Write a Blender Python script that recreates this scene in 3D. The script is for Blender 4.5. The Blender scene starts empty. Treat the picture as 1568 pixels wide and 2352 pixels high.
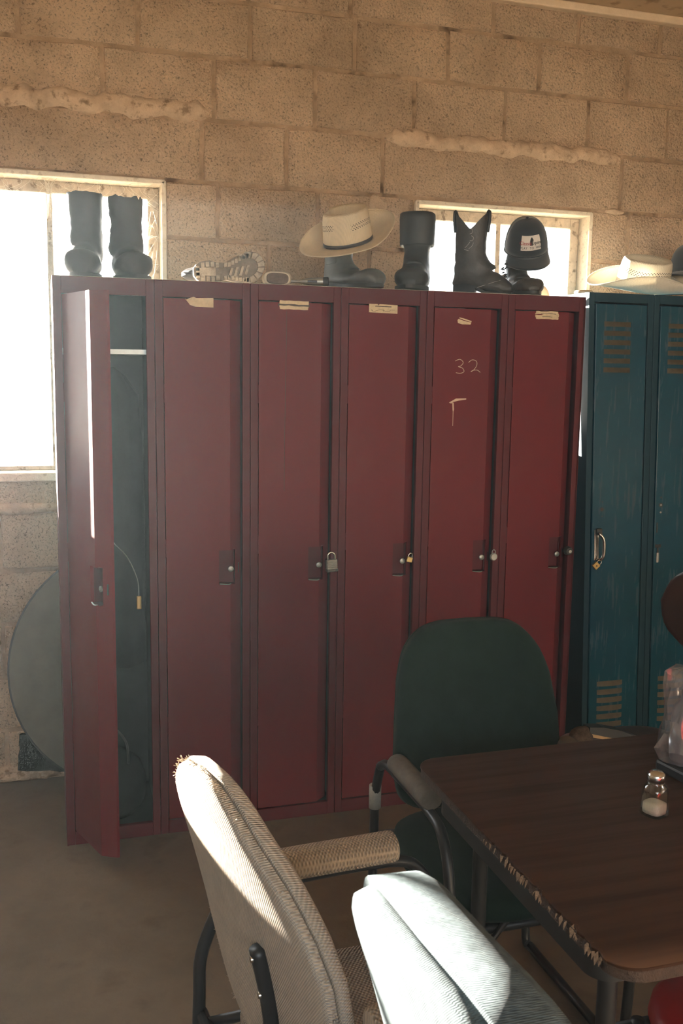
import bpy, bmesh, math, random
from math import sin, cos, pi, radians, atan2, sqrt, hypot
from mathutils import Vector, Matrix, noise
random.seed(7)
SC = bpy.context.scene
C = SC.collection

# ------------------------------------------------------------------ camera
def setup_camera():
    pit, yaw, rol = 0.1419, 0.2998, 0.0143
    fwd = Vector((sin(yaw)*cos(pit), cos(yaw)*cos(pit), -sin(pit)))
    rgt = Vector((cos(yaw), -sin(yaw), 0)); up = rgt.cross(fwd)
    r2 = rgt*cos(rol) + up*sin(rol); u2 = up*cos(rol) - rgt*sin(rol)
    cd = bpy.data.cameras.new('camera'); co = bpy.data.objects.new('camera', cd); C.objects.link(co)
    cd.sensor_fit = 'VERTICAL'; cd.sensor_height = 36; cd.sensor_width = 24
    cd.lens = 36*2218.8/2352
    cd.clip_start = 0.05
    m = Matrix((r2, u2, -fwd)).transposed().to_4x4(); m.translation = (-0.0368, -3.1133, 1.548)
    co.matrix_world = m
    cd.dof.use_dof = True; cd.dof.focus_distance = 2.6; cd.dof.aperture_fstop = 14.0
    SC.camera = co
setup_camera()

# ------------------------------------------------------------------ world, sun, exposure
SUN_AZ, SUN_EL = radians(27.5), radians(8.2)
w = bpy.data.worlds.new('sky'); SC.world = w; w.use_nodes = True
wn = w.node_tree.nodes; bg = wn['Background']
bg.inputs[0].default_value = (0.86, 0.94, 1.0, 1); bg.inputs[1].default_value = 7.0
sd = bpy.data.lights.new('sun', 'SUN'); so = bpy.data.objects.new('sun', sd); C.objects.link(so)
sd.energy = 130.0; sd.angle = radians(0.6); sd.color = (1.0, 0.92, 0.8)
sdir = Vector((sin(SUN_AZ)*cos(SUN_EL), -cos(SUN_AZ)*cos(SUN_EL), -sin(SUN_EL)))
so.rotation_euler = sdir.to_track_quat('-Z', 'Y').to_euler(); so.location = (-4, 9, 4)
SC.view_settings.view_transform = 'Standard'; SC.view_settings.look = 'None'
SC.view_settings.exposure = 0.62; SC.view_settings.gamma = 1.0; SC.view_settings.use_curve_mapping = False
cy = SC.cycles
cy.use_denoising = True; cy.use_adaptive_sampling = True; cy.adaptive_threshold = 0.05
cy.max_bounces = 9; cy.diffuse_bounces = 5; cy.glossy_bounces = 3; cy.transmission_bounces = 8; cy.transparent_max_bounces = 12
cy.sample_clamp_indirect = 8.0; cy.caustics_reflective = False; cy.caustics_refractive = False

# ------------------------------------------------------------------ materials
MATS = {}
def mat(name, col, rough=0.6, metal=0.0, spec=0.5, var=0.0, vscale=6.0, bump=0.0, bscale=80.0, dark=None, dscale=60.0, damt=0.5,
        trans=0.0, sheen=0.0, stretch=None, coord='Object', transl=0.0, rvar=0.0, extra=None):
    m = bpy.data.materials.new(name); m.use_nodes = True; MATS[name] = m
    nt = m.node_tree; N = nt.nodes; L = nt.links; b = N['Principled BSDF']
    b.inputs['Roughness'].default_value = rough; b.inputs['Metallic'].default_value = metal
    b.inputs['Specular IOR Level'].default_value = spec
    tc = N.new('ShaderNodeTexCoord'); src = tc.outputs[coord]
    if stretch:
        mp = N.new('ShaderNodeMapping'); mp.inputs['Scale'].default_value = stretch; L.new(src, mp.inputs[0]); src = mp.outputs[0]
    cur = None
    rgb = N.new('ShaderNodeRGB'); rgb.outputs[0].default_value = (*col, 1); cur = rgb.outputs[0]
    if var > 0:
        nz = N.new('ShaderNodeTexNoise'); nz.inputs['Scale'].default_value = vscale; nz.inputs['Detail'].default_value = 6; nz.inputs['Roughness'].default_value = 0.65
        L.new(src, nz.inputs['Vector'])
        rp = N.new('ShaderNodeMapRange'); rp.inputs[1].default_value = 0.3; rp.inputs[2].default_value = 0.7; rp.inputs[3].default_value = 1-var; rp.inputs[4].default_value = 1+var
        L.new(nz.outputs[0], rp.inputs[0])
        mx = N.new('ShaderNodeMix'); mx.data_type = 'RGBA'; mx.blend_type = 'MULTIPLY'; mx.inputs[0].default_value = 1
        L.new(cur, mx.inputs[6]); L.new(rp.outputs[0], mx.inputs[7]); cur = mx.outputs[2]
        if rvar > 0:
            rr = N.new('ShaderNodeMapRange'); rr.inputs[1].default_value = 0.3; rr.inputs[2].default_value = 0.7; rr.inputs[3].default_value = rough-rvar; rr.inputs[4].default_value = rough+rvar
            L.new(nz.outputs[0], rr.inputs[0]); L.new(rr.outputs[0], b.inputs['Roughness'])
    if dark:
        dz = N.new('ShaderNodeTexNoise'); dz.inputs['Scale'].default_value = dscale; dz.inputs['Detail'].default_value = 4; dz.inputs['Roughness'].default_value = 0.6
        L.new(src, dz.inputs['Vector'])
        dr = N.new('ShaderNodeMapRange'); dr.inputs[1].default_value = 0.56; dr.inputs[2].default_value = 0.68; dr.inputs[3].default_value = 0; dr.inputs[4].default_value = damt
        L.new(dz.outputs[0], dr.inputs[0])
        dm = N.new('ShaderNodeMix'); dm.data_type = 'RGBA'; L.new(dr.outputs[0], dm.inputs[0]); L.new(cur, dm.inputs[6]); dm.inputs[7].default_value = (*dark, 1); cur = dm.outputs[2]
    if extra: cur = extra(N, L, src, cur, b)
    L.new(cur, b.inputs['Base Color'])
    if bump > 0 and not b.inputs['Normal'].is_linked:
        bz = N.new('ShaderNodeTexNoise'); bz.inputs['Scale'].default_value = bscale; bz.inputs['Detail'].default_value = 5; bz.inputs['Roughness'].default_value = 0.7
        L.new(src, bz.inputs['Vector'])
        bp = N.new('ShaderNodeBump'); bp.inputs['Strength'].default_value = bump; bp.inputs['Distance'].default_value = 0.01
        L.new(bz.outputs[0], bp.inputs['Height']); L.new(bp.outputs[0], b.inputs['Normal'])
    if sheen: b.inputs['Sheen Weight'].default_value = sheen
    if trans: b.inputs['Transmission Weight'].default_value = trans
    if transl > 0:
        out = N['Material Output']; tr = N.new('ShaderNodeBsdfTranslucent'); L.new(cur, tr.inputs[0])
        ms = N.new('ShaderNodeMixShader'); ms.inputs[0].default_value = transl
        L.new(b.outputs[0], ms.inputs[1]); L.new(tr.outputs[0], ms.inputs[2]); L.new(ms.outputs[0], out.inputs[0])
    return m

def glassy(name, tint=(1, 1, 1), refl=0.08, rough=0.02, dirt=0.0, dcol=(.8, .75, .65)):
    """thin clear sheet: transparent + weak mirror + a little dust"""
    m = bpy.data.materials.new(name); m.use_nodes = True; MATS[name] = m
    nt = m.node_tree; N = nt.nodes; L = nt.links; N.remove(N['Principled BSDF']); out = N['Material Output']
    t = N.new('ShaderNodeBsdfTransparent'); t.inputs[0].default_value = (*tint, 1)
    g = N.new('ShaderNodeBsdfGlossy'); g.inputs['Roughness'].default_value = rough
    lw = N.new('ShaderNodeLayerWeight'); lw.inputs[0].default_value = 0.35
    mr = N.new('ShaderNodeMapRange'); mr.inputs[3].default_value = refl; mr.inputs[4].default_value = min(1, refl+0.55)
    L.new(lw.outputs['Facing'], mr.inputs[0])
    ms = N.new('ShaderNodeMixShader'); L.new(mr.outputs[0], ms.inputs[0]); L.new(t.outputs[0], ms.inputs[1]); L.new(g.outputs[0], ms.inputs[2])
    last = ms.outputs[0]
    if dirt > 0:
        d = N.new('ShaderNodeBsdfDiffuse'); d.inputs[0].default_value = (*dcol, 1)
        tc = N.new('ShaderNodeTexCoord'); nz = N.new('ShaderNodeTexNoise'); nz.inputs['Scale'].default_value = 9; nz.inputs['Detail'].default_value = 6
        L.new(tc.outputs['Object'], nz.inputs['Vector'])
        r = N.new('ShaderNodeMapRange'); r.inputs[1].default_value = 0.35; r.inputs[2].default_value = 0.75; r.inputs[3].default_value = dirt*0.3; r.inputs[4].default_value = dirt
        L.new(nz.outputs[0], r.inputs[0])
        m2 = N.new('ShaderNodeMixShader'); L.new(r.outputs[0], m2.inputs[0]); L.new(last, m2.inputs[1]); L.new(d.outputs[0], m2.inputs[2]); last = m2.outputs[0]
    L.new(last, out.inputs[0])
    return m

def concrete_extra(pit=1.0):
    """pitted block face: coarse crumbly relief plus grime blotches"""
    def f(N, L, src, cur, b):
        v = N.new('ShaderNodeTexVoronoi'); v.inputs['Scale'].default_value = 95; v.inputs['Randomness'].default_value = 1
        nz = N.new('ShaderNodeTexNoise'); nz.inputs['Scale'].default_value = 130; nz.inputs['Detail'].default_value = 4; nz.inputs['Roughness'].default_value = 0.75
        n2 = N.new('ShaderNodeTexNoise'); n2.inputs['Scale'].default_value = 3.2; n2.inputs['Detail'].default_value = 5; n2.inputs['Roughness'].default_value = 0.7
        for q in (v, nz, n2): L.new(src, q.inputs['Vector'])
        pr = N.new('ShaderNodeMapRange'); pr.inputs[1].default_value = 0.34; pr.inputs[2].default_value = 0.46; pr.inputs[3].default_value = 0.38; pr.inputs[4].default_value = 1.0
        L.new(nz.outputs[0], pr.inputs[0])
        gr = N.new('ShaderNodeMapRange'); gr.inputs[1].default_value = 0.32; gr.inputs[2].default_value = 0.62; gr.inputs[3].default_value = 0.72; gr.inputs[4].default_value = 1.06
        L.new(n2.outputs[0], gr.inputs[0])
        mu = N.new('ShaderNodeMath'); mu.operation = 'MULTIPLY'; L.new(pr.outputs[0], mu.inputs[0]); L.new(gr.outputs[0], mu.inputs[1])
        mx = N.new('ShaderNodeMix'); mx.data_type = 'RGBA'; mx.blend_type = 'MULTIPLY'; mx.inputs[0].default_value = 1
        L.new(cur, mx.inputs[6]); L.new(mu.outputs[0], mx.inputs[7])
        ad = N.new('ShaderNodeMath'); ad.operation = 'MULTIPLY_ADD'; ad.inputs[1].default_value = 0.5; L.new(v.outputs[0], ad.inputs[0]); L.new(nz.outputs[0], ad.inputs[2])
        bp = N.new('ShaderNodeBump'); bp.inputs['Strength'].default_value = 1.0*pit; bp.inputs['Distance'].default_value = 0.016
        L.new(ad.outputs[0], bp.inputs['Height']); L.new(bp.outputs[0], b.inputs['Normal'])
        return mx.outputs[2]
    return f

def weave_extra(scale, depth=0.6, contrast=0.35, axes=(1, 2)):
    """basket weave: two crossed sine rows, colour and relief"""
    def f(N, L, src, cur, b):
        sp = N.new('ShaderNodeSeparateXYZ'); L.new(src, sp.inputs[0])
        outs = []
        for k, ax in enumerate(axes):
            m1 = N.new('ShaderNodeMath'); m1.operation = 'MULTIPLY'; m1.inputs[1].default_value = scale*(1 if k == 0 else 0.8); L.new(sp.outputs[ax], m1.inputs[0])
            s = N.new('ShaderNodeMath'); s.operation = 'SINE'; L.new(m1.outputs[0], s.inputs[0]); outs.append(s.outputs[0])
        mm = N.new('ShaderNodeMath'); mm.operation = 'MULTIPLY'; L.new(outs[0], mm.inputs[0]); L.new(outs[1], mm.inputs[1])
        r = N.new('ShaderNodeMapRange'); r.inputs[1].default_value = -1; r.inputs[2].default_value = 1; r.inputs[3].default_value = 1-contrast; r.inputs[4].default_value = 1+contrast*0.4
        L.new(mm.outputs[0], r.inputs[0])
        mx = N.new('ShaderNodeMix'); mx.data_type = 'RGBA'; mx.blend_type = 'MULTIPLY'; mx.inputs[0].default_value = 1
        L.new(cur, mx.inputs[6]); L.new(r.outputs[0], mx.inputs[7])
        bp = N.new('ShaderNodeBump'); bp.inputs['Strength'].default_value = depth; bp.inputs['Distance'].default_value = 0.004
        L.new(mm.outputs[0], bp.inputs['Height']); L.new(bp.outputs[0], b.inputs['Normal'])
        return mx.outputs[2]
    return f

def streak_extra(scale=(60, 60, 3), amt=0.4, col=(.2, .12, .07), lo=.5, hi=.7, rough=None):
    """streaks with a shape of their own: worn paint, wood grain"""
    def f(N, L, src, cur, b):
        mp = N.new('ShaderNodeMapping'); mp.inputs['Scale'].default_value = scale; L.new(src, mp.inputs[0])
        nz = N.new('ShaderNodeTexNoise'); nz.inputs['Scale'].default_value = 1; nz.inputs['Detail'].default_value = 8; nz.inputs['Roughness'].default_value = 0.6
        L.new(mp.outputs[0], nz.inputs['Vector'])
        r = N.new('ShaderNodeMapRange'); r.inputs[1].default_value = lo; r.inputs[2].default_value = hi; r.inputs[3].default_value = 0; r.inputs[4].default_value = amt
        L.new(nz.outputs[0], r.inputs[0])
        mx = N.new('ShaderNodeMix'); mx.data_type = 'RGBA'; L.new(r.outputs[0], mx.inputs[0]); L.new(cur, mx.inputs[6]); mx.inputs[7].default_value = (*col, 1)
        if rough is not None:
            rr = N.new('ShaderNodeMapRange'); rr.inputs[1].default_value = lo; rr.inputs[2].default_value = hi; rr.inputs[3].default_value = rough[0]; rr.inputs[4].default_value = rough[1]
            L.new(nz.outputs[0], rr.inputs[0]); L.new(rr.outputs[0], b.inputs['Roughness'])
        return mx.outputs[2]
    return f

mat('block', (.76, .565, .395), rough=.95, spec=.2, var=.10, vscale=1.3, coord='Object', extra=concrete_extra(1.0))
mat('mortar', (.37, .265, .18), rough=.95, spec=.2, var=.3, vscale=9, bump=.7, bscale=60, dark=(.07, .045, .03), dscale=7, damt=.92)
mat('ridge', (.52, .385, .27), rough=.95, spec=.2, var=.2, vscale=14, bump=.9, bscale=45, dark=(.16, .11, .07), dscale=30, damt=.7)
mat('reveal', (.78, .68, .54), rough=.9, spec=.2, var=.12, vscale=20, bump=.6, bscale=70, dark=(.3, .22, .15), dscale=40, damt=.5)
mat('floor', (.165, .132, .096), rough=.8, spec=.3, var=.22, vscale=2.5, bump=.15, bscale=90, dark=(.10, .075, .05), dscale=5, damt=.55)
mat('ceiling', (.46, .34, .22), rough=.9, var=.06, vscale=3, dark=(.12, .07, .04), dscale=11, damt=.5)
mat('trim', (.66, .52, .37), rough=.8, var=.1, vscale=12, bump=.3, bscale=40)
mat('plaster', (.66, .56, .44), rough=.9, var=.08, vscale=2)
mat('steel_frame', (.50, .41, .31), rough=.7, var=.25, vscale=25, dark=(.12, .08, .05), dscale=35, damt=.8, bump=.4, bscale=60)
mat('earth', (.72, .64, .50), rough=1, var=.1, vscale=.5)
glassy('pane', refl=.05, dirt=.22)
mat('red_paint', (.118, .008, .013), rough=.48, spec=.14, var=.10, vscale=3, bump=.02, bscale=120, dark=(.13, .02, .02), dscale=7, damt=.22, rvar=.08)
mat('red_frame', (.085, .011, .016), rough=.5, spec=.14, var=.1, vscale=5, dark=(.08, .02, .02), dscale=9, damt=.3)
mat('dusty_top', (.50, .42, .33), rough=.95, var=.2, vscale=9, dark=(.25, .08, .07), dscale=12, damt=.5)
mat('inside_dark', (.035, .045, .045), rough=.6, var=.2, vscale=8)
mat('blue_paint', (.003, .050, .078), rough=.34, spec=.2, var=.12, vscale=4, bump=.05, bscale=150, extra=streak_extra((55, 55, 5), .30, (.16, .13, .10), .56, .76, (.26, .42)))
mat('blue_frame', (.008, .036, .052), rough=.42, spec=.15, var=.12, vscale=6)
mat('louver_rust', (.055, .045, .026), rough=.6, var=.3, vscale=30)
mat('paper', (.58, .45, .28), rough=.9, var=.15, vscale=60)
mat('ink', (.05, .035, .03), rough=.9)
mat('chalk', (.55, .38, .27), rough=.95)
mat('chrome', (.6, .58, .54), rough=.22, metal=1.0)
mat('dull_steel', (.36, .36, .33), rough=.42, metal=.9, var=.1, vscale=30)
mat('brass', (.55, .38, .14), rough=.4, metal=.8)
mat('black_paint', (.012, .013, .015), rough=.42)
mat('rubber_black', (.018, .022, .024), rough=.55, var=.15, vscale=14, bump=.06, bscale=60)
mat('rubber_grey', (.07, .075, .075), rough=.5, var=.3, vscale=20, bump=.1, bscale=60)
mat('leather_dark', (.030, .027, .025), rough=.42, var=.35, vscale=22, bump=.25, bscale=70)
mat('leather_black', (.014, .016, .019), rough=.5, var=.2, vscale=20, bump=.15, bscale=70)
mat('sole_dust', (.42, .36, .28), rough=.95, var=.25, vscale=35, bump=.6, bscale=60, dark=(.2, .16, .13), dscale=50, damt=.6)
mat('sole_gap_shade', (.20, .17, .14), rough=.95, var=.25, vscale=35, bump=.4, bscale=60)  # darker copy of the sole colour, paints the shade between the lugs
mat('stitch', (.35, .33, .30), rough=.8)
mat('straw', (.74, .62, .43), rough=.8, var=.08, vscale=12, transl=.18, extra=weave_extra(1300, .25, .10, (0, 1)))
mat('straw_white', (.82, .76, .62), rough=.8, var=.06, vscale=12, transl=.15, extra=weave_extra(1300, .25, .08, (0, 1)))
mat('felt_tan', (.55, .45, .32), rough=.95, var=.1, vscale=30, transl=.1)
mat('hat_band', (.03, .025, .022), rough=.7)
mat('cap_navy', (.012, .018, .026), rough=.9, sheen=.3)
mat('cap_mesh', (.35, .38, .38), rough=.9, transl=.4)
mat('patch_white', (.72, .68, .62), rough=.85)
mat('thread_red', (.35, .02, .03), rough=.9)
mat('thread_black', (.02, .02, .02), rough=.9)
mat('pink_cloth', (.45, .18, .16), rough=.9)
mat('wood_pale', (.50, .34, .17), rough=.6, var=.15, vscale=20)
mat('bristle', (.10, .065, .045), rough=.95, var=.4, vscale=80, bump=.8, bscale=200)
mat('cream', (.62, .52, .38), rough=.55, var=.1, vscale=15)
mat('brown_hide', (.11, .075, .055), rough=.8, var=.4, vscale=50)
mat('jacket', (.012, .018, .022), rough=.95, var=.3, vscale=9, bump=.15, bscale=30)
mat('walnut_laminate', (.046, .019, .008), rough=.5, spec=.2, var=.12, vscale=3, extra=streak_extra((2.2, 40, 40), .75, (.030, .013, .008), .42, .68, (.40, .52)))
mat('table_edge', (.045, .024, .014), rough=.7, var=.35, vscale=40, bump=.6, bscale=60)
mat('chipboard', (.36, .24, .15), rough=.95, var=.4, vscale=60, bump=.9, bscale=90)
mat('apron_metal', (.016, .015, .014), rough=.5, var=.15, vscale=10)
mat('beige_weave', (.62, .50, .375), rough=.95, spec=.1, sheen=.25, var=.10, vscale=30, extra=weave_extra(1500, .8, .40, (1, 2)))
mat('beige_rib', (.50, .385, .27), rough=.95, spec=.1, sheen=.2, var=.1, vscale=30, extra=weave_extra(900, .9, .45, (0, 1)))
mat('seat_weave', (.40, .32, .25), rough=.95, spec=.1, var=.1, vscale=30, extra=weave_extra(800, .9, .5, (0, 1)))
mat('blue_weave', (.085, .108, .115), rough=.95, spec=.1, sheen=.05, var=.38, vscale=70, extra=weave_extra(2400, .6, .16, (1, 2)))
mat('green_fabric', (.011, .024, .019), rough=.95, spec=.05, sheen=.05, var=.12, vscale=20, bump=.15, bscale=300)
mat('brown_vinyl', (.045, .022, .016), rough=.4, var=.2, vscale=12)
mat('red_vinyl', (.32, .02, .018), rough=.4, var=.12, vscale=8)
mat('grey_arm', (.11, .095, .078), rough=.8, var=.25, vscale=30)
mat('tape_silver', (.32, .33, .31), rough=.5, var=.2, vscale=60)
mat('disc_green', (.10, .095, .068), rough=.6, spec=.5, var=.25, vscale=5, dark=(.10, .10, .075), dscale=9, damt=.4)
mat('slab_dark', (.016, .018, .016), rough=.95, bump=.6, bscale=60)
mat('salt', (.72, .66, .52), rough=.95, bump=.5, bscale=400)
glassy('clear_glass', tint=(.93, .95, .92), refl=.07, rough=.03)
glassy('clear_bag', tint=(.90, .90, .90), refl=.10, rough=.12, dirt=.25, dcol=(.62, .58, .58))
mat('cobweb', (.75, .70, .60), rough=1, transl=.5)
mat('lamp_white', (.8, .78, .72), rough=.5)
def emit(name, col, s):
    m = bpy.data.materials.new(name); m.use_nodes = True; MATS[name] = m
    b = m.node_tree.nodes['Principled BSDF']; b.inputs['Base Color'].default_value = (*col, 1)
    b.inputs['Emission Color'].default_value = (*col, 1); b.inputs['Emission Strength'].default_value = s

# ------------------------------------------------------------------ mesh helpers
class MB:
    def __init__(s): s.v = []; s.f = []
    def add(s, v, f):
        o = len(s.v); s.v += [tuple(p) for p in v]; s.f += [tuple(i+o for i in q) for q in f]; return s
    def box(s, x0, x1, y0, y1, z0, z1):
        v = [(x, y, z) for z in (z0, z1) for y in (y0, y1) for x in (x0, x1)]
        return s.add(v, [(0, 2, 3, 1), (4, 5, 7, 6), (0, 1, 5, 4), (2, 6, 7, 3), (0, 4, 6, 2), (1, 3, 7, 5)])
    def bbox(s, x0, x1, y0, y1, z0, z1, b=.004, seg=2):
        bm = bmesh.new(); bmesh.ops.create_cube(bm, size=1)
        for q in bm.verts: q.co = Vector(((x0+x1)/2+q.co.x*(x1-x0), (y0+y1)/2+q.co.y*(y1-y0), (z0+z1)/2+q.co.z*(z1-z0)))
        bmesh.ops.bevel(bm, geom=list(bm.edges), offset=b, segments=seg, profile=.5, affect='EDGES')
        bm.verts.index_update(); s.add([q.co for q in bm.verts], [[q.index for q in f.verts] for f in bm.faces]); bm.free(); return s
    def prism(s, poly, z0, z1):
        n = len(poly); v = [(x, y, z0) for x, y in poly]+[(x, y, z1) for x, y in poly]
        return s.add(v, [tuple(range(n-1, -1, -1)), tuple(range(n, 2*n))]+[(i, (i+1) % n, n+(i+1) % n, n+i) for i in range(n)])
    def loft(s, rings, cap0=True, cap1=True, closed=True):
        n = len(rings[0]); v = [p for r in rings for p in r]; f = []
        m = n if closed else n-1
        for k in range(len(rings)-1):
            for i in range(m): f.append((k*n+i, k*n+(i+1) % n, (k+1)*n+(i+1) % n, (k+1)*n+i))
        if cap0: f.append(tuple(range(n-1, -1, -1)))
        if cap1: f.append(tuple((len(rings)-1)*n+i for i in range(n)))
        return s.add(v, f)
    def lathe(s, prof, n=24, c=(0, 0, 0)):
        return s.loft([[(c[0]+r*cos(2*pi*i/n), c[1]+r*sin(2*pi*i/n), c[2]+z) for i in range(n)] for r, z in prof])
    def tube(s, pts, r, n=10, smooth=0, caps=True):
        P = [Vector(p) for p in pts]
        if smooth and len(P) > 2: P = catmull(P, smooth)
        R = r if isinstance(r, (list, tuple)) else None
        rings = []; t0 = (P[1]-P[0]).normalized(); nrm = t0.orthogonal().normalized()
        for i, p in enumerate(P):
            t = ((P[min(i+1, len(P)-1)]-P[max(i-1, 0)])).normalized()
            nrm = (nrm - t*nrm.dot(t)).normalized(); bn = t.cross(nrm)
            rr = r if R is None else R[0]+(R[-1]-R[0])*i/(len(P)-1)
            rings.append([p+nrm*rr*cos(2*pi*k/n)+bn*rr*sin(2*pi*k/n) for k in range(n)])
        return s.loft(rings, caps, caps)
    def map(s, fn): s.v = [tuple(fn(Vector(p))) for p in s.v]; return s
    def obj(s, name, m, parent=None, smooth=False, loc=None, rot=None, auto=None):
        me = bpy.data.meshes.new(name); me.from_pydata(s.v, [], s.f); me.update()
        me.materials.append(MATS[m])
        bm = bmesh.new(); bm.from_mesh(me); bmesh.ops.recalc_face_normals(bm, faces=bm.faces)
        if auto is not None:
            for e in bm.edges:
                if len(e.link_faces) == 2 and e.calc_face_angle(0) > radians(auto): e.smooth = False
        bm.to_mesh(me); bm.free()
        if smooth or auto is not None:
            for p in me.polygons: p.use_smooth = True
        o = bpy.data.objects.new(name, me); C.objects.link(o)
        if parent: o.parent = parent
        if loc: o.location = loc
        if rot: o.rotation_euler = rot
        return o
def catmull(P, k):
    out = []
    for i in range(len(P)-1):
        a, b, c, d = P[max(i-1, 0)], P[i], P[i+1], P[min(i+2, len(P)-1)]
        for j in range(k):
            t = j/k; out.append(.5*((2*b)+(c-a)*t+(2*a-5*b+4*c-d)*t*t+(3*b-a-3*c+d)*t**3))
    out.append(P[-1]); return out
def lerpt(tab, x):
    if x <= tab[0][0]: return tab[0][1]
    for (a, va), (b, vb) in zip(tab, tab[1:]):
        if x <= b: t = (x-a)/(b-a); return va+(vb-va)*t
    return tab[-1][1]
def thing(name, label, cat, loc=(0, 0, 0), rot=(0, 0, 0), group=None):
    o = bpy.data.objects.new(name, None); C.objects.link(o); o.empty_display_size = .05
    o.location = loc; o.rotation_euler = rot; o['label'] = label; o['category'] = cat
    if group: o['group'] = group
    return o
def tag(o, label, cat, group=None):
    o['label'] = label; o['category'] = cat
    if group: o['group'] = group
    return o
def struct(o, label=None):
    o['kind'] = 'structure'
    if label: o['label'] = label
    return o
def text_mb(s, size, depth=.0004, spacing=1.0):
    cu = bpy.data.curves.new('lettering', 'FONT'); cu.body = s; cu.size = size; cu.align_x = 'CENTER'; cu.align_y = 'CENTER'; cu.extrude = depth; cu.resolution_u = 3; cu.space_character = spacing
    o = bpy.data.objects.new('lettering', cu); C.objects.link(o)
    dg = bpy.context.evaluated_depsgraph_get(); me = o.evaluated_get(dg).to_mesh()
    mb = MB().add([v.co.copy() for v in me.vertices], [tuple(p.vertices) for p in me.polygons])
    o.evaluated_get(dg).to_mesh_clear(); bpy.data.objects.remove(o); bpy.data.curves.remove(cu)
    return mb

# ------------------------------------------------------------------ room shell
YW, ZC = 0.57, 3.03
XL, XR, YB = -3.2, 4.4, -5.4
WIN = [(-1.95, .411, 1.165, 2.235), (1.39, 2.178, 1.30, 2.228)]     # openings in the locker wall
f = MB().box(XL-.2, XR+.2, YB-.2, YW+.25, -.1, 0).obj('floor', 'floor'); struct(f, 'dusty brown concrete floor')
c = MB().box(XL-.2, XR+.2, YB-.2, YW+.25, ZC, ZC+.1).obj('ceiling', 'ceiling'); struct(c, 'tan painted ceiling above the block wall')
def holed(mb, x0, x1, z0, z1, holes, put):
    xs = sorted({x0, x1, *[h[0] for h in holes], *[h[1] for h in holes]}); zs = sorted({z0, z1, *[h[2] for h in holes], *[h[3] for h in holes]})
    for a, b in zip(xs, xs[1:]):
        for c_, d in zip(zs, zs[1:]):
            mx, mz = (a+b)/2, (c_+d)/2
            if not any(h[0] < mx < h[1] and h[2] < mz < h[3] for h in holes): put(mb, a, b, c_, d)
    return mb
wb = holed(MB(), XL, XR, 0, ZC, WIN, lambda m, a, b, z0, z1: m.box(a, b, YW+.0065, YW+.20, z0, z1)).obj('wall_back', 'mortar')
struct(wb, 'rough tan concrete block wall behind the lockers')
FILL_OPENING = (-2.2, 0.7, 1.35, 2.30)  # invented opening behind the camera, sized to fill the room with skylight
wf = holed(MB(), XL, XR, 0, ZC, [FILL_OPENING], lambda m, a, b, z0, z1: m.box(a, b, YB-.2, YB, z0, z1)).obj('wall_front', 'plaster'); struct(wf, 'plain plastered wall with an added opening for fill light')
struct(MB().box(XL-.2, XL, YB-.2, YW+.2, 0, ZC).obj('wall_left', 'plaster'), 'plain plastered side wall')
struct(holed(MB(), YB-.2, YW+.2, 0, ZC, [(-3.95, -3.35, .35, 1.10)], lambda m, a, b, z0, z1: m.box(XR, XR+.2, a, b, z0, z1)).obj('wall_right', 'plaster'), 'plain plastered side wall with a low open hatch')
t1 = MB().bbox(XL, XR, YW-.035, YW+.006, ZC-.032, ZC, .006).obj('trim_1', 'trim'); struct(t1, 'pale wooden strip where wall meets ceiling')
g = MB().box(-40, 40, -40, 40, -.3, -.101).obj('ground_outside', 'earth'); struct(g, 'pale dusty ground outside the windows')

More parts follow.
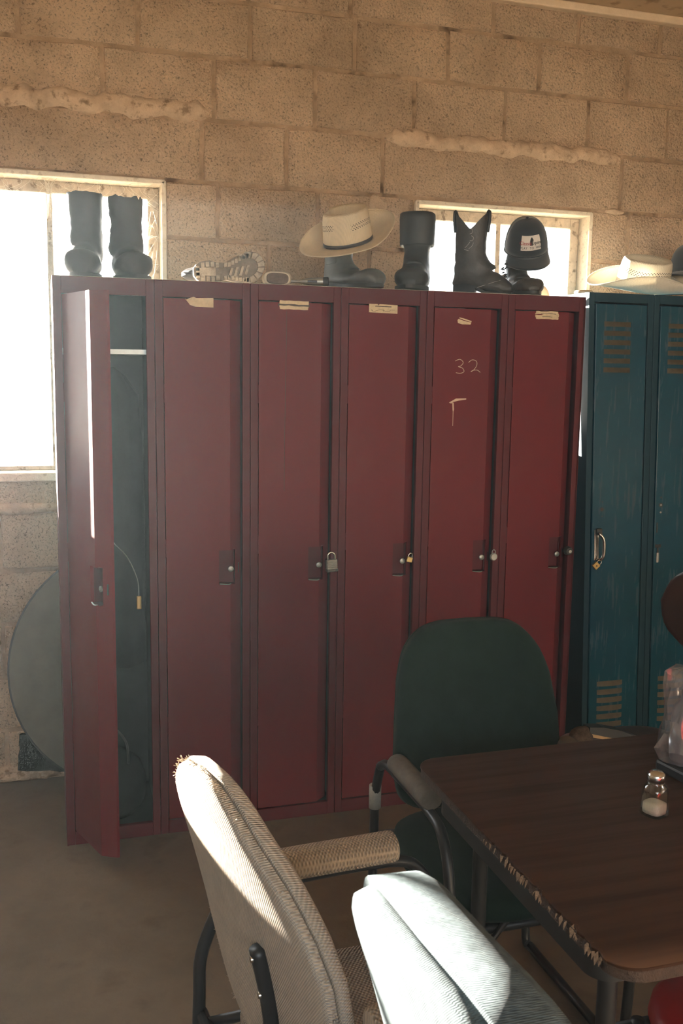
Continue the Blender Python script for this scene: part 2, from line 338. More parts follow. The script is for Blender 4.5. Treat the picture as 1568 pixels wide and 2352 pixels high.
# concrete blocks, one object each
LINES = [0, .205, .408, .612, .815, 1.03, 1.222, 1.426, 1.629, 1.833, 2.036, 2.240, 2.463, 2.682, 2.880, 3.03]
JOINTS = {
  14: [-2.48, -2.08, -1.68, -1.28, -.88, -.47, -.08, .33, .72, 1.11, 1.70, 2.077, 2.463, 2.86, 3.26],
  13: [-2.47, -2.07, -1.67, -1.27, -.87, -.47, -.082, .322, .726, 1.13, 1.512, 1.909, 2.317, 2.72, 3.11],
  12: [-2.59, -2.19, -1.79, -1.39, -.99, -.59, -.19, .197, .593, .976, 1.375, 1.762, 2.142, 2.519, 2.92, 3.32],
  11: [-2.6, .548, .866, 1.25, 2.311, 2.69, 3.09],
  10: [-2.6, .605, .99, 1.21, 2.36, 2.76, 3.16]}
def block_mesh(a, b, z0, z1, seed):
    rnd = random.Random(seed); gp = .0036
    a += gp; b -= gp; z0 += gp; z1 -= gp
    nx, nz = max(2, int((b-a)/.065)), max(1, int((z1-z0)/.065)); y0 = YW+rnd.uniform(-.0035, .0025); bv = .007
    mb = MB(); V = []
    for j in range(nz+1):
        for i in range(nx+1):
            x = a+bv+(b-a-2*bv)*i/nx; z = z0+bv+(z1-z0-2*bv)*j/nz
            e = i in (0, nx) or j in (0, nz)
            x += rnd.uniform(-.004, .004)*e; z += rnd.uniform(-.004, .004)*e
            V.append((x, y0+noise.noise(Vector((x*6, z*6, seed)))*.004+(rnd.uniform(0, .003) if e else 0), z))
    F = [(j*(nx+1)+i, j*(nx+1)+i+1, (j+1)*(nx+1)+i+1, (j+1)*(nx+1)+i) for j in range(nz) for i in range(nx)]
    rim = [i for i in range(nx+1)]+[(j*(nx+1)+nx) for j in range(1, nz+1)]+[nz*(nx+1)+i for i in range(nx-1, -1, -1)]+[j*(nx+1) for j in range(nz-1, 0, -1)]
    cx, cz = (a+b)/2, (z0+z1)/2; n0 = len(V)
    for k in rim:
        x, y, z = V[k]; X = min(b, max(a, cx+(x-cx)*1.0+(bv+.004)*(1 if x > cx else -1)*(abs(x-cx) > (b-a)/2-bv-.006))); Z = min(z1, max(z0, z+(bv+.004)*(1 if z > cz else -1)*(abs(z-cz) > (z1-z0)/2-bv-.006)))
        V.append((X, YW+.012, Z))
    m = len(rim)
    F += [(rim[k], n0+k, n0+(k+1) % m, rim[(k+1) % m]) for k in range(m)]
    return mb.add(V, F)
nb = 0
for k in range(len(LINES)-1):
    z0, z1 = LINES[k], LINES[k+1]
    if k in JOINTS: X = list(JOINTS[k])
    else:
        off = (.0 if k % 2 else .2); X = [-2.8+off+.4*i for i in range(16)]
    X = [max(XL+.01, X[0]-.4)]+X
    for a, b in zip(X, X[1:]):
        segs = [(a, b, z0, z1)]
        for (p, q, r, s) in WIN:
            ns = []
            for (a_, b_, c_, d_) in segs:
                if b_ <= p or a_ >= q or d_ <= r or c_ >= s: ns.append((a_, b_, c_, d_)); continue
                if a_ < p: ns.append((a_, p, c_, d_))
                if b_ > q: ns.append((q, b_, c_, d_))
                if c_ < r: ns.append((max(a_, p), min(b_, q), c_, r))
                if d_ > s: ns.append((max(a_, p), min(b_, q), s, d_))
            segs = ns
        for (a_, b_, c_, d_) in segs:
            if b_-a_ < .05 or d_-c_ < .03: continue
            nb += 1; block_mesh(a_, b_, c_, d_, nb).obj('block', 'block', wb, auto=50)
# thick smeared mortar ridges
def ridge(x0, x1, zc, h, proud, seed, slope=0):
    n = max(6, int((x1-x0)/.009)); R = []; K = 9
    for i in range(n+1):
        x = x0+(x1-x0)*i/n; q = noise.noise(Vector((x*9, seed, 0))); q2 = noise.noise(Vector((x*22, seed, 3))); e = min(1, (i+.15)/4, (n-i+.15)/4)
        zt = zc+h*(.5+.22*q+.20*q2)*(.35+.65*e); zb = zc-h*(.5+.22*noise.noise(Vector((x*11, seed, 9)))-.16*q2)*(.35+.65*e); row = []
        for k in range(K+1):
            t = k/K; z = zb+(zt-zb)*t; prof = max(0, sin(pi*t))**.5
            lump = noise.noise(Vector((x*38, z*38, seed)))+.6*noise.noise(Vector((x*90, z*90, seed)))
            row.append((x, YW+.010-(.010+proud*(.75+.55*lump)*e)*prof, z))
        R.append(row)
    return MB().loft(R, closed=False, cap0=False, cap1=False).obj('mortar_ridge', 'ridge', wb, auto=50)
ridge(-.9, .575, 2.487, .075, .020, 1); ridge(1.262, 2.30, 2.458, .072, .020, 2); ridge(-1.2, .02, 1.045, .045, .016, 3)
ridge(1.19, 1.27, 2.20, .10, .006, 4); ridge(2.24, 2.33, 2.24, .03, .010, 6)
ridge(-.6, .0, .035, .07, .03, 8)

# windows: plaster reveal, steel frame, bars, panes
def window(name, x0, x1, z0, z1, bars, label):
    root = struct(bpy.data.objects.new(name, None), label); C.objects.link(root); root.location = ((x0+x1)/2, YW+.1, z0)
    ox, oz = (x0+x1)/2, z0
    def put(mb, nm, m, **k):
        mb.map(lambda p: p-Vector((ox, YW+.1, oz))); return mb.obj(nm, m, root, **k)
    t = .014
    def wob(mb, s): return mb.map(lambda p: p+Vector((0, 0, 0)))
    put(MB().bbox(x1-t, x1+.004, YW-.006, YW+.2, z0, z1, .004), 'reveal', 'reveal'); put(MB().bbox(x0-.004, x0+t, YW-.006, YW+.2, z0, z1, .004), 'reveal', 'reveal')
    put(MB().bbox(x0, x1, YW-.006, YW+.2, z1-t, z1+.004, .004), 'reveal', 'reveal'); put(MB().bbox(x0-.01, x1+.01, YW-.02, YW+.2, z0-.02, z0+.012, .005), 'window_sill', 'reveal')
    ya, yb = YW+.075, YW+.11; fw = .042
    xa, xb, za, zb = x0+t, x1-t, z0+.012, z1-t
    put(MB().bbox(xa, xa+fw, ya, yb, za, zb, .004), 'frame_bar', 'steel_frame'); put(MB().bbox(xb-fw, xb, ya, yb, za, zb, .004), 'frame_bar', 'steel_frame')
    put(MB().bbox(xa+fw-.002, xb-fw+.002, ya+.002, yb-.002, zb-fw, zb, .004), 'frame_bar', 'steel_frame'); put(MB().bbox(xa+fw-.002, xb-fw+.002, ya+.002, yb-.002, za, za+.016, .004), 'frame_bar', 'steel_frame')
    for bx in bars: put(MB().bbox(bx-.011, bx+.011, ya+.005, yb-.005, za+.01, zb-.01, .003), 'mullion', 'steel_frame')
    ed = [xa+fw]+list(bars)+[xb-fw]
    for a, b in zip(ed, ed[1:]): put(MB().box(a, b, YW+.092, YW+.095, za+.016, zb-fw), 'pane', 'pane')
    return root
window('window_1', *WIN[0], (-1.15, -.385, .005), 'bright steel-framed window on the left with dusty cobwebs')
window('window_2', *WIN[1], (1.79,), 'small bright steel-framed window above the red lockers')
for nm, (a, b, z0, z1) in (('portal_a', WIN[0]), ('portal_b', WIN[1])):
    ld = bpy.data.lights.new(nm, 'AREA'); lo = bpy.data.objects.new(nm, ld); C.objects.link(lo); ld.shape = 'RECTANGLE'; ld.size = b-a; ld.size_y = z1-z0
    ld.cycles.is_portal = True; lo.location = ((a+b)/2, YW+.19, (z0+z1)/2); lo.rotation_euler = (radians(-90), 0, 0)
ld = bpy.data.lights.new('portal_c', 'AREA'); lo = bpy.data.objects.new('portal_c', ld); C.objects.link(lo); ld.shape = 'RECTANGLE'; ld.size = 2.9; ld.size_y = .95
ld.cycles.is_portal = True; lo.location = (-.75, YB-.19, 1.825); lo.rotation_euler = (radians(90), 0, 0)

# cobwebs in the left window
cw = MB(); rr = random.Random(5)
for i in range(46):
    x = rr.uniform(-.25, .40); z = 2.222
    if i % 4 == 0: p = [(.395, YW+.03+rr.uniform(0, .05), rr.uniform(1.9, 2.2)), (.36, YW+rr.uniform(.0, .06), rr.uniform(1.85, 2.15)), (.33, YW+.07, rr.uniform(1.84, 2.1))]
    else: p = [(x, YW+.01, z), (x+rr.uniform(-.05, .05), YW+.03, z-rr.uniform(.01, .035)), (x+rr.uniform(-.1, .1), YW+.07, z-rr.uniform(.03, .10))]
    cw.tube(p, .0006, 4, smooth=4, caps=False)
for i in range(14): cw.tube([(.005+rr.uniform(-.03, .03), YW+.02, 2.22), (.005+rr.uniform(-.012, .012), YW+.05, 2.19), (.005+rr.uniform(-.02, .02), YW+.07, 2.13-rr.uniform(0, .08))], .0008, 4, smooth=4, caps=False)
win1 = bpy.data.objects['window_1']; cw.map(lambda q: q-win1.location)
o = cw.obj('cobweb', 'cobweb', win1); o['label'] = 'dusty cobweb strands hanging across the top of the window'; o['kind'] = 'stuff'

# ------------------------------------------------------------------ red lockers
W, H, D = .3048, 1.831, .36
PZ0, PZ1 = .852, .966                                               # handle pocket height range
def red_door(parent, x, ang, first_name='door'):
    """hinged at its left edge; flat panel with a bent-back lock edge and a recessed pull"""
    zb, zt = .052, 1.776
    full = [(0, -.001), (.210, -.001), (.251, .034), (.251, .042), (.20, .014), (0, .014)]
    left = [(0, -.001), (.172, -.001), (.172, .014), (0, .014)]
    right = [(.228, .0144), (.251, .034), (.251, .042), (.228, .024)]
    d = MB().prism(full, zb, PZ0).prism(full, PZ1, zt).prism(left, PZ0, PZ1).prism(right, PZ0, PZ1).obj('door', 'red_paint', parent)
    d.location = (x, 0, 0); d.rotation_euler = (0, 0, -ang)
    p = MB().box(.172, .226, .030, .033, PZ0, PZ1).box(.172, .174, .010, .033, PZ0, PZ1).box(.224, .226, .024, .033, PZ0, PZ1).box(.172, .226, .004, .033, PZ0-.002, PZ0).box(.172, .226, .004, .033, PZ1, PZ1+.002)
    p.obj('handle_pocket', 'red_frame', d)
    lip = MB().tube([(.174, .001, PZ0+.001), (.2, -.003, PZ0-.001), (.212, .003, PZ0-.001)], .0022, 6, smooth=4).obj('pocket_lip', 'dull_steel', d)
    k = MB().lathe([(0, 0), (.0095, 0), (.0095, .004), (.007, .0055), (.0035, .0055), (.003, .003), (0, .003)], 16)
    k.map(lambda q: Vector((.214+q.x, .016-q.z, .90+q.y))).obj('latch_knob', 'dull_steel', d, auto=40)
    MB().box(.2405, .2425, .022, .028, .885, .918).obj('hasp_slot', 'black_paint', d)
    return d
RED_LABEL = ['open red metal locker with its door swung out beside the window', 'red metal locker with a torn blank tan label, next to the open one',
             'red metal locker with a split label and a large steel padlock', 'red metal locker with a square paper label and small brass padlock',
             'red metal locker chalked with the number 32', 'red metal locker with a scuffed label, beside the blue lockers']
lockers = []
def red_locker(i):
    r = thing('red_locker', RED_LABEL[i], 'locker', (i*W, 0, 0), group='row of red lockers')
    e = .0008
    b = MB().box(e, .004, .016, D, 0, H-.001).box(W-.004, W-e, .016, D, 0, H-.001).box(e, W-e, D-.004, D, 0, H-.001).box(e, W-e, .016, D, H-.006, H-.001).box(e, W-e, .016, D, .03, .036)
    b.obj('body', 'inside_dark', r)
    fr = MB().bbox(e, .026, 0, .018, 0, H, .0018).bbox(.279, W-e, 0, .018, 0, H, .0018).bbox(.026, .279, 0, .018, 1.780, H, .0015).bbox(.026, .279, 0, .018, 0, .046, .0015)
    fr.obj('front_frame', 'red_frame', r)
    if i == 0: MB().box(.0, .006, -.0015, D, 0, H).obj('side_panel', 'red_frame', r)
    if i == 5: MB().box(W-.006, W, .0, D, 0, H).obj('side_panel', 'red_frame', r)
    if i in (0,):
        MB().box(.006, W-.006, .03, D-.006, 1.60, 1.615).obj('shelf', 'dull_steel', r)
    for hz in (.35, .95, 1.45): MB().lathe([(0, 0), (.0035, 0), (.0035, .06), (0, .06)], 8, (.0265, .003, hz)).obj('hinge', 'red_frame', r, auto=40)
    d = red_door(r, .028, radians(70) if i == 0 else 0)
    lockers.append((r, d)); return r
for i in range(6): red_locker(i)
tp = MB().box(.0, 6*W, .003, D, H, H+.0015).obj('locker_top_sheet', 'dusty_top'); tag(tp, 'thin dusty sheet metal top running along the red lockers', 'metal sheet')

def label_poly(d, pts, name='name_label', m='paper', y=-.0016, th=.0006):
    """flat scrap on a closed door: pts in world x,z turned to door-local"""
    mw = d.parent.location.x+d.location.x
    v = [(x-mw, z) for x, z in pts]
    mb = MB().add([(x, y, z) for x, z in v]+[(x, y+th, z) for x, z in v], [tuple(range(len(v)))]+[tuple(range(2*len(v)-1, len(v)-1, -1))]+[(k, (k+1) % len(v), len(v)+(k+1) % len(v), len(v)+k) for k in range(len(v))])
    return mb.obj(name, m, d)
def ragged(pts, amp, k, seed):
    rnd = random.Random(seed); out = []
    for (x0, z0), (x1, z1) in zip(pts, pts[1:]+pts[:1]):
        for j in range(k): out.append((x0+(x1-x0)*j/k+rnd.uniform(-amp, amp)*(j > 0), z0+(z1-z0)*j/k+rnd.uniform(-amp, amp)*(j > 0)))
    return out
def strokes(d, lines, r, name, m, y=-.0018):
    mw = d.parent.location.x+d.location.x; mb = MB()
    for ln in lines: mb.tube([(x-mw, y, z) for x, z in ln], r, 5, smooth=5)
    mb.map(lambda q: Vector((q.x, y+(q.y-y)*.35, q.z)))
    return mb.obj(name, m, d)
d2, d3, d4, d5, d6 = [q[1] for q in lockers[1:]]
label_poly(d2, [(.400, 1.776), (.405, 1.773), (.418, 1.780), (.428, 1.782), (.436, 1.779), (.490, 1.781), (.490, 1.751), (.432, 1.752), (.415, 1.757), (.410, 1.764)])
label_poly(d3, ragged([(.704, 1.771), (.803, 1.769), (.803, 1.781), (.706, 1.782)], .0012, 6, 1)); label_poly(d3, ragged([(.706, 1.754), (.800, 1.753), (.803, 1.764), (.704, 1.766)], .0012, 6, 2))
label_poly(d3, ragged([(.700, 1.764), (.806, 1.763), (.806, 1.771), (.700, 1.772)], .0006, 6, 3), 'label_holder', 'ink', y=-.0014)
strokes(d3, [[(.729, 1.748), (.728, 1.60), (.726, 1.45), (.7245, 1.30), (.724, 1.16)]], .0007, 'scratch', 'ink', y=-.0012)
label_poly(d4, [(1.011, 1.781), (1.041, 1.781), (1.044, 1.776), (1.048, 1.781), (1.112, 1.779), (1.112, 1.751), (1.011, 1.753)])
strokes(d4, [[(1.032, 1.774), (1.06, 1.7735), (1.09, 1.773)]], .0014, 'printed_line', 'ink', y=-.0024)
strokes(d4, [[(1.018+.009*k+.003*sin(k*3), 1.760+.003*sin(k*5)) for k in range(10)], [(1.02, 1.763), (1.024, 1.756)], [(1.06, 1.764), (1.062, 1.756)]], .0005, 'handwriting', 'ink', y=-.0024)
label_poly(d5, [(1.338, 1.746), (1.352, 1.744), (1.385, 1.735), (1.384, 1.731), (1.36, 1.737), (1.34, 1.743)]); label_poly(d5, [(1.332, 1.737), (1.336, 1.741), (1.36, 1.734), (1.384, 1.730), (1.381, 1.723), (1.350, 1.723), (1.334, 1.727)])
label_poly(d6, ragged([(1.628, 1.766), (1.722, 1.764), (1.716, 1.777), (1.632, 1.778)], .0016, 8, 5)); label_poly(d6, ragged([(1.632, 1.750), (1.718, 1.749), (1.722, 1.7635), (1.628, 1.7645)], .0016, 8, 6))
strokes(d6, [[(1.65, 1.769), (1.67, 1.771), (1.71, 1.768)], [(1.655, 1.758), (1.68, 1.759), (1.695, 1.757)]], .0009, 'smudged_writing', 'ink', y=-.0024)
strokes(d5, [[(1.328, 1.598), (1.345, 1.604), (1.358, 1.594), (1.350, 1.582), (1.340, 1.579), (1.356, 1.574), (1.362, 1.562), (1.348, 1.556), (1.332, 1.558)],
             [(1.378, 1.594), (1.392, 1.603), (1.408, 1.598), (1.409, 1.583), (1.398, 1.568), (1.388, 1.562), (1.396, 1.567), (1.412, 1.568), (1.424, 1.560)]], .0011, 'chalk_number', 'chalk')
label_poly(d5, [(1.309, 1.455), (1.322, 1.462), (1.335, 1.469), (1.374, 1.470), (1.374, 1.466), (1.345, 1.462), (1.325, 1.457), (1.318, 1.452)], 'scrape_mark', 'chalk', y=-.0013)
label_poly(d5, [(1.322, 1.455), (1.327, 1.455), (1.329, 1.430), (1.327, 1.425), (1.327, 1.375), (1.3255, 1.375), (1.325, 1.425), (1.3235, 1.43)], 'scrape_mark', 'chalk', y=-.0013)

# ------------------------------------------------------------------ padlocks
def padlock(name, label, loc, w, h, t, body, tilt=0, text=None, rotz=0, lean=0):
    r = thing(name, label, 'padlock', loc, (0, tilt, rotz), group='padlocks on the locker doors')
    s = w*.34; sh = w*.62
    MB().tube([(-s, 0, -.004), (-s, 0, sh*.5), (-s*.72, 0, sh*.88), (0, 0, sh*1.08), (s*.72, 0, sh*.88), (s, 0, sh*.5), (s, 0, -.004)], w*.10, 8, smooth=5).obj('shackle', 'chrome', r, smooth=True)
    if text:
        b = MB()
        for k in range(8): b.bbox(-w/2, w/2, -t/2, t/2, -h+h*.14+k*h*.107, -h+h*.14+(k+1)*h*.107-.0003, .0012, 1)
        b.obj('laminated_body', body, r)
        bp = MB().bbox(-w/2-.001, w/2+.001, -t/2-.001, t/2+.001, -h-.002, -h+h*.20, .0014).obj('base_band', 'black_paint', r)
        tm = text_mb(text, h*.19); tm.map(lambda q: Vector((q.x, -t/2-.0014-q.z, -h+h*.085+q.y))).obj('lettering', 'chrome', bp)
    else: MB().bbox(-w/2, w/2, -t/2, t/2, -h, 0, w*.12).obj('lock_body', body, r)
    return r
padlock('padlock', 'large laminated steel padlock on the split-label locker', (.888, -.013, .922), .037, .040, .018, 'dull_steel', tilt=radians(-4), text='Master', lean=0)
padlock('padlock', 'small brass padlock hanging askew on a red locker', (1.176, -.010, .918), .020, .019, .009, 'brass', tilt=radians(14))
k = thing('padlock', 'small round worn steel lock on the locker chalked 32', 'padlock', (1.497, -.010, .905), group='padlocks on the locker doors')
MB().lathe([(0, -.006), (.011, -.006), (.014, -.003), (.014, .003), (.011, .006), (0, .006)], 20).map(lambda q: Vector((q.x, q.z, q.y))).obj('lock_body', 'dull_steel', k, auto=40)
MB().tube([(-.006, 0, .008), (-.006, 0, .020), (0, 0, .026), (.006, 0, .020), (.006, 0, .008)], .0016, 6, smooth=4).obj('shackle', 'dull_steel', k, smooth=True)
k = thing('padlock', 'dark round knob lock on the last red locker', 'padlock', (1.800, -.008, .914), group='padlocks on the locker doors')
MB().lathe([(0, -.010), (.012, -.010), (.016, -.005), (.017, .006), (0, .006)], 20).map(lambda q: Vector((q.x, q.z, q.y))).obj('lock_body', 'leather_dark', k, auto=40)
MB().lathe([(0, -.004), (.006, -.004), (.006, .004), (0, .004)], 14).map(lambda q: Vector((q.x, -.011+q.z, q.y))).obj('dial', 'dull_steel', k, auto=40)

# ------------------------------------------------------------------ blue lockers (racked a little to the left)
WB_, HB_, YBF = .281, 1.862, .12
SH = -.036
def shear(mb): return mb.map(lambda q: Vector((q.x+SH*q.z, q.y, q.z)))
def louver(parent, x, z, w=.115, h=.020):
    n = 12; R = []
    for i in range(n+1):
        u = i/n; b = .0095*max(0, sin(pi*u))**.45; xx = x+w*u
        R.append([(xx, -.0005, z+h), (xx, -.0008-b*.25, z+h*.75), (xx, -.0008-b*.75, z+h*.3), (xx, -.0008-b, z), (xx, -.0006, z+.0015)])
    mb = shear(MB().loft(R, closed=False, cap0=False, cap1=False)); return mb.obj('louver', 'louver_rust', parent, auto=60)
def blue_locker(i):
    lab = ['blue metal locker with a chrome pull handle, next to the red lockers', 'blue metal locker at the right edge with a bare slotted latch']
    r = thing('blue_locker', lab[i], 'locker', (1.979+i*WB_, YBF, 0), group='blue lockers')
    e = .0008; w = WB_
    shear(MB().box(e, .004, .012, .38, 0, HB_-.001).box(w-.004, w-e, .012, .38, 0, HB_-.001).box(e, w-e, .376, .38, 0, HB_-.001).box(e, w-e, .012, .38, HB_-.004, HB_).box(e, w-e, .012, .38, .05, .054)).obj('body', 'blue_frame', r)
    shear(MB().bbox(e, .024, 0, .016, 0, HB_, .0015).bbox(w-.026, w-e, 0, .016, 0, HB_, .0015).bbox(.024, w-.026, 0, .016, HB_-.034, HB_, .0015).bbox(.024, w-.026, 0, .016, 0, .06, .0015)).obj('front_frame', 'blue_frame', r)
    x0, x1, z0, z1 = .030, w-.030, .066, HB_-.040
    d = shear(MB().bbox(x0, x1, -.0005, .014, z0, z1, .003)).obj('door', 'blue_paint', r)
    for k in range(6): louver(d, .066, 1.602+.034*(5-k)-.034+.0, h=.019)
    for k in range(6): louver(d, .066, .165+.034*k, h=.019)
    for k in range(3): shear(MB().lathe([(0, 0), (.004, 0), (.004, .07), (0, .07)], 8, (x1+.004, .0, (.25, .95, 1.55)[k]))).obj('hinge', 'blue_frame', r, auto=40)
    def disc(x, z, rad, m='black_paint', nm='bolt_hole', y=-.0012):
        mb = MB().lathe([(0, 0), (rad, 0), (rad, .001), (0, .001)], 16).map(lambda q: Vector((x+q.x, y-q.z*.6, z+q.y))); return shear(mb).obj(nm, m, d)
    if i == 0:
        disc(.072, 1.045, .008); disc(.073, 1.074, .0025); disc(.073, 1.018, .0025)
        hd = shear(MB().bbox(.040, .060, -.004, 0, .845, .965, .002)).obj('pull_handle', 'chrome', d)
        shear(MB().tube([(.050, -.004, .955), (.052, -.022, .952), (.066, -.028, .930), (.068, -.028, .880), (.062, -.024, .855), (.052, -.008, .847)], [.006, .006], 10, smooth=6)).obj('grip', 'chrome', hd, smooth=True)
        shear(MB().bbox(.044, .070, -.014, 0, .945, .972, .004)).obj('latch_block', 'black_paint', hd)
    else:
        disc(.055, 1.085, .004); disc(.055, 1.055, .009); disc(.055, 1.055, .004, 'dull_steel', 'keyway', -.002); disc(.055, 1.026, .004, 'dull_steel', 'screw')
        shear(MB().box(.038, .043, -.002, 0, .945, .985)).obj('latch_slot', 'black_paint', d)
        shear(MB().box(.034, .060, -.003, 0, .885, .898).box(.043, .049, -.003, 0, .860, .890)).obj('latch_slot', 'black_paint', d)
        shear(MB().bbox(.040, .052, -.005, 0, .825, .865, .003)).obj('latch_tongue', 'dull_steel', d)
    return r
blue_locker(0); blue_locker(1)
k = thing('padlock', 'brass padlock hanging diagonally below the chrome pull handle', 'padlock', (1.999, YBF-.022, .840), (0, radians(48), 0), group='padlocks on the locker doors')
MB().bbox(-.012, .012, -.005, .005, -.028, -.004, .002).obj('lock_body', 'brass', k)
MB().tube([(-.008, 0, -.006), (-.008, 0, .006), (0, 0, .013), (.008, 0, .006), (.008, 0, -.006)], .002, 6, smooth=4).obj('shackle', 'chrome', k, smooth=True)
MB().lathe([(0, 0), (.003, 0), (.003, .0012), (0, .0012)], 10).map(lambda q: Vector((q.x, -.005-q.z, -.016+q.y))).obj('keyway', 'ink', k)

# ------------------------------------------------------------------ inside the open locker
jk = thing('jacket', 'dark jacket hanging inside the open red locker', 'jacket', (.16, .20, 1.56))
R = []
for z, wx, dy in ((0, .03, .02), (-.03, .07, .04), (-.09, .115, .075), (-.25, .122, .095), (-.5, .118, .10), (-.75, .122, .11), (-.95, .125, .115), (-1.0, .122, .11)):
    R.append([((wx+.006*sin(5*a+z*9))*cos(a), (dy+.012*sin(7*a+z*4))*sin(a), z) for a in [2*pi*i/36 for i in range(36)]])
MB().loft(R).obj('coat', 'jacket', jk, smooth=True)
MB().tube([(-.02, 0, .0), (0, 0, .03), (.02, 0, .015)], .003, 6, smooth=5).obj('hanger_hook', 'dull_steel', jk)
zp = MB().tube([(-.05, -.105, -.42), (.0, -.118, -.55), (.055, -.115, -.62), (.088, -.10, -.70), (.092, -.10, -.76)], .0018, 6, smooth=8).obj('zipper', 'dull_steel', jk)
MB().bbox(.084, .100, -.108, -.103, -.80, -.755, .003).obj('zipper_pull', 'brass', zp)
bg_ = thing('duffel_bag', 'dark slumped bag on the floor of the open locker', 'bag', (.15, .19, .0365))
R = [[(.125*s*cos(a)*(1+.05*sin(3*a)), .15*s*sin(a), z) for a in [2*pi*i/28 for i in range(28)]] for z, s in ((0, .8), (.03, .98), (.09, 1), (.15, .85), (.19, .5), (.205, .15))]
MB().loft(R).obj('bag_body', 'jacket', bg_, smooth=True)
MB().tube([(-.06, -.05, .17), (-.05, -.10, .27), (.0, -.12, .33), (.05, -.11, .27), (.06, -.06, .17)], .004, 6, smooth=6).obj('bag_strap', 'rubber_grey', bg_, smooth=True)

# ------------------------------------------------------------------ boots
def ring_pts(F, B, w, n=32, ex=2.3, y0=0):
    cx, cz = (F[0]+B[0])/2, (F[1]+B[1])/2; ax, az = (F[0]-B[0])/2, (F[1]-B[1])/2; out = []
    for i in range(n):
        a = 2*pi*i/n; c_, s_ = cos(a), sin(a)
        u = math.copysign(abs(c_)**(2/ex), c_); v = math.copysign(abs(s_)**(2/ex), s_)
        out.append((cx+ax*u, y0+w*v, cz+az*u))
    return out
def smooth_rings(pairs, k=4):
    P = [Vector((f[0], f[1], 0)) for f, b, w_ in pairs]; Q = [Vector((b[0], b[1], w_)) for f, b, w_ in pairs]
    P = catmull(P, k); Q = catmull(Q, k)
    return [((p.x, p.y), (q.x, q.y), q.z) for p, q in zip(P, Q)]
def boot(name, label, loc, rotz, shaft_h, shaft_w, shaft_d, foot, fw, m, top=None, wrinkle=0.0, heel=.025, sole_t=.012, toe_h=.055, sole_m='rubber_black', group='boots on top of the red lockers', seed=1, ankle=.9, cat='boot', tiltx=0, toe_round=2.4):
    """toe points along local +x, sole on z=0; rings fan from shaft to toe"""
    r = thing(name, label, cat, loc, (tiltx, 0, rotz), group)
    b0 = heel; hd = shaft_d/2; an = .11 if shaft_h > .16 else .075
    P = [((hd, shaft_h), (-hd, shaft_h), shaft_w/2)]
    if shaft_h > .16: P += [((hd*.98, shaft_h*.8), (-hd*.98, shaft_h*.8), shaft_w*.49), ((hd*.95, (shaft_h*.8+an+.045)/2), (-hd*.97, (shaft_h*.8+an+.02)/2), shaft_w*.47)]
    P += [((hd*ankle*1.02, an+.045), (-hd*.98, an+.02), shaft_w*.44*ankle+.002),
          ((hd*1.0+.012, an+.012), (-hd*1.04, an*.62), shaft_w*.44*ankle+.004),
          ((hd+.035, an*.93), (-hd*1.06, b0+.006), fw*.42),
          ((foot*.36, an*.82), (foot*.02, b0*.6+.004), fw*.46), ((foot*.52, an*.68), (foot*.28, .008), fw*.50),
          ((foot*.66, toe_h*1.0), (foot*.50, .004), fw*.49), ((foot*.76, toe_h*.80), (foot*.68, .004), fw*.40), ((foot*.81, toe_h*.42), (foot*.79, .006), fw*.18)]
    S = smooth_rings(P, 5); rings = []
    for k, (F, B, w_) in enumerate(S):
        pts = ring_pts(F, B, w_, 36, toe_round)
        if wrinkle:
            t = k/len(S); q = []
            for i, p in enumerate(pts):
                nz = noise.noise(Vector((p[0]*30, p[1]*30, p[2]*45+seed)))+.5*noise.noise(Vector((p[0]*70, p[1]*70, p[2]*80+seed)))
                c_ = Vector(((F[0]+B[0])/2, 0, (F[1]+B[1])/2)); v = Vector(p)-c_
                q.append(tuple(c_+v*(1+wrinkle*nz*4*min(1, .3+sin(pi*t)))))
            pts = q
        rings.append(pts)
    if top:
        n = 36
        for k in range(5):
            wgt = (1-k/5)**1.5; rings[k] = [(p[0], p[1], p[2]+top(2*pi*i/n)*wgt) for i, p in enumerate(rings[k])]
    inner = []
    c0 = Vector((0, 0, 0))
    for z_off, sc in ((0.0, .955), (-.035, .93), (-.07, .90)):
        inner.append([(p[0]*sc, p[1]*sc, p[2]+z_off) for p in rings[0]])
    rings = inner[::-1]+rings
    up = MB().loft(rings).obj('upper', m, r, auto=70)
    # sole and heel block
    out = []
    N = 40
    for i in range(N):
        a = 2*pi*i/N; u = cos(a); v = sin(a)
        x = (foot*.83+hd*1.08)/2*u+(foot*.83-hd*1.08)/2; t = (x+hd*1.08)/(foot*.83+hd*1.08)
        hw = lerpt([(0, .36), (.2, .42), (.42, .37), (.68, .53), (.9, .42), (1, .3)], t)*fw
        out.append((x, math.copysign(abs(v)**.75, v)*hw*1.03))
    MB().prism(out, 0, sole_t).map(lambda q: q+Vector((0, 0, max(0, min(1, (foot*.30-q.x)/.05))*(heel-.002)*(1 if q.x < foot*.3 else 0)))).obj('sole', sole_m, r, auto=45)
    hp = [p for p in out if p[0] < foot*.10]; xm = max(p[0] for p in hp)
    hp = sorted(hp, key=lambda p: atan2(p[1], p[0]-xm+.001) % (2*pi))
    if heel > .008: MB().prism(hp, 0, heel+.004).obj('heel', sole_m, r, auto=45)
    return r, up, S, hd
def ragged_top(seed, amp):
    return lambda a: amp*(noise.noise(Vector((cos(a)*2.2, sin(a)*2.2, seed)))+.8*noise.noise(Vector((cos(a)*7, sin(a)*7, seed+5))))-amp*.3
Z0 = H+.0018
TOE = radians(-90)
boot('tall_boot', 'tall dark boot with an even top at the left end of the lockers', (.110, .20, Z0), TOE-.14, .275, .112, .115, .25, .116, 'rubber_black', top=ragged_top(3, .004), wrinkle=.010, seed=2, toe_h=.085, ankle=1.05, toe_round=2.2)
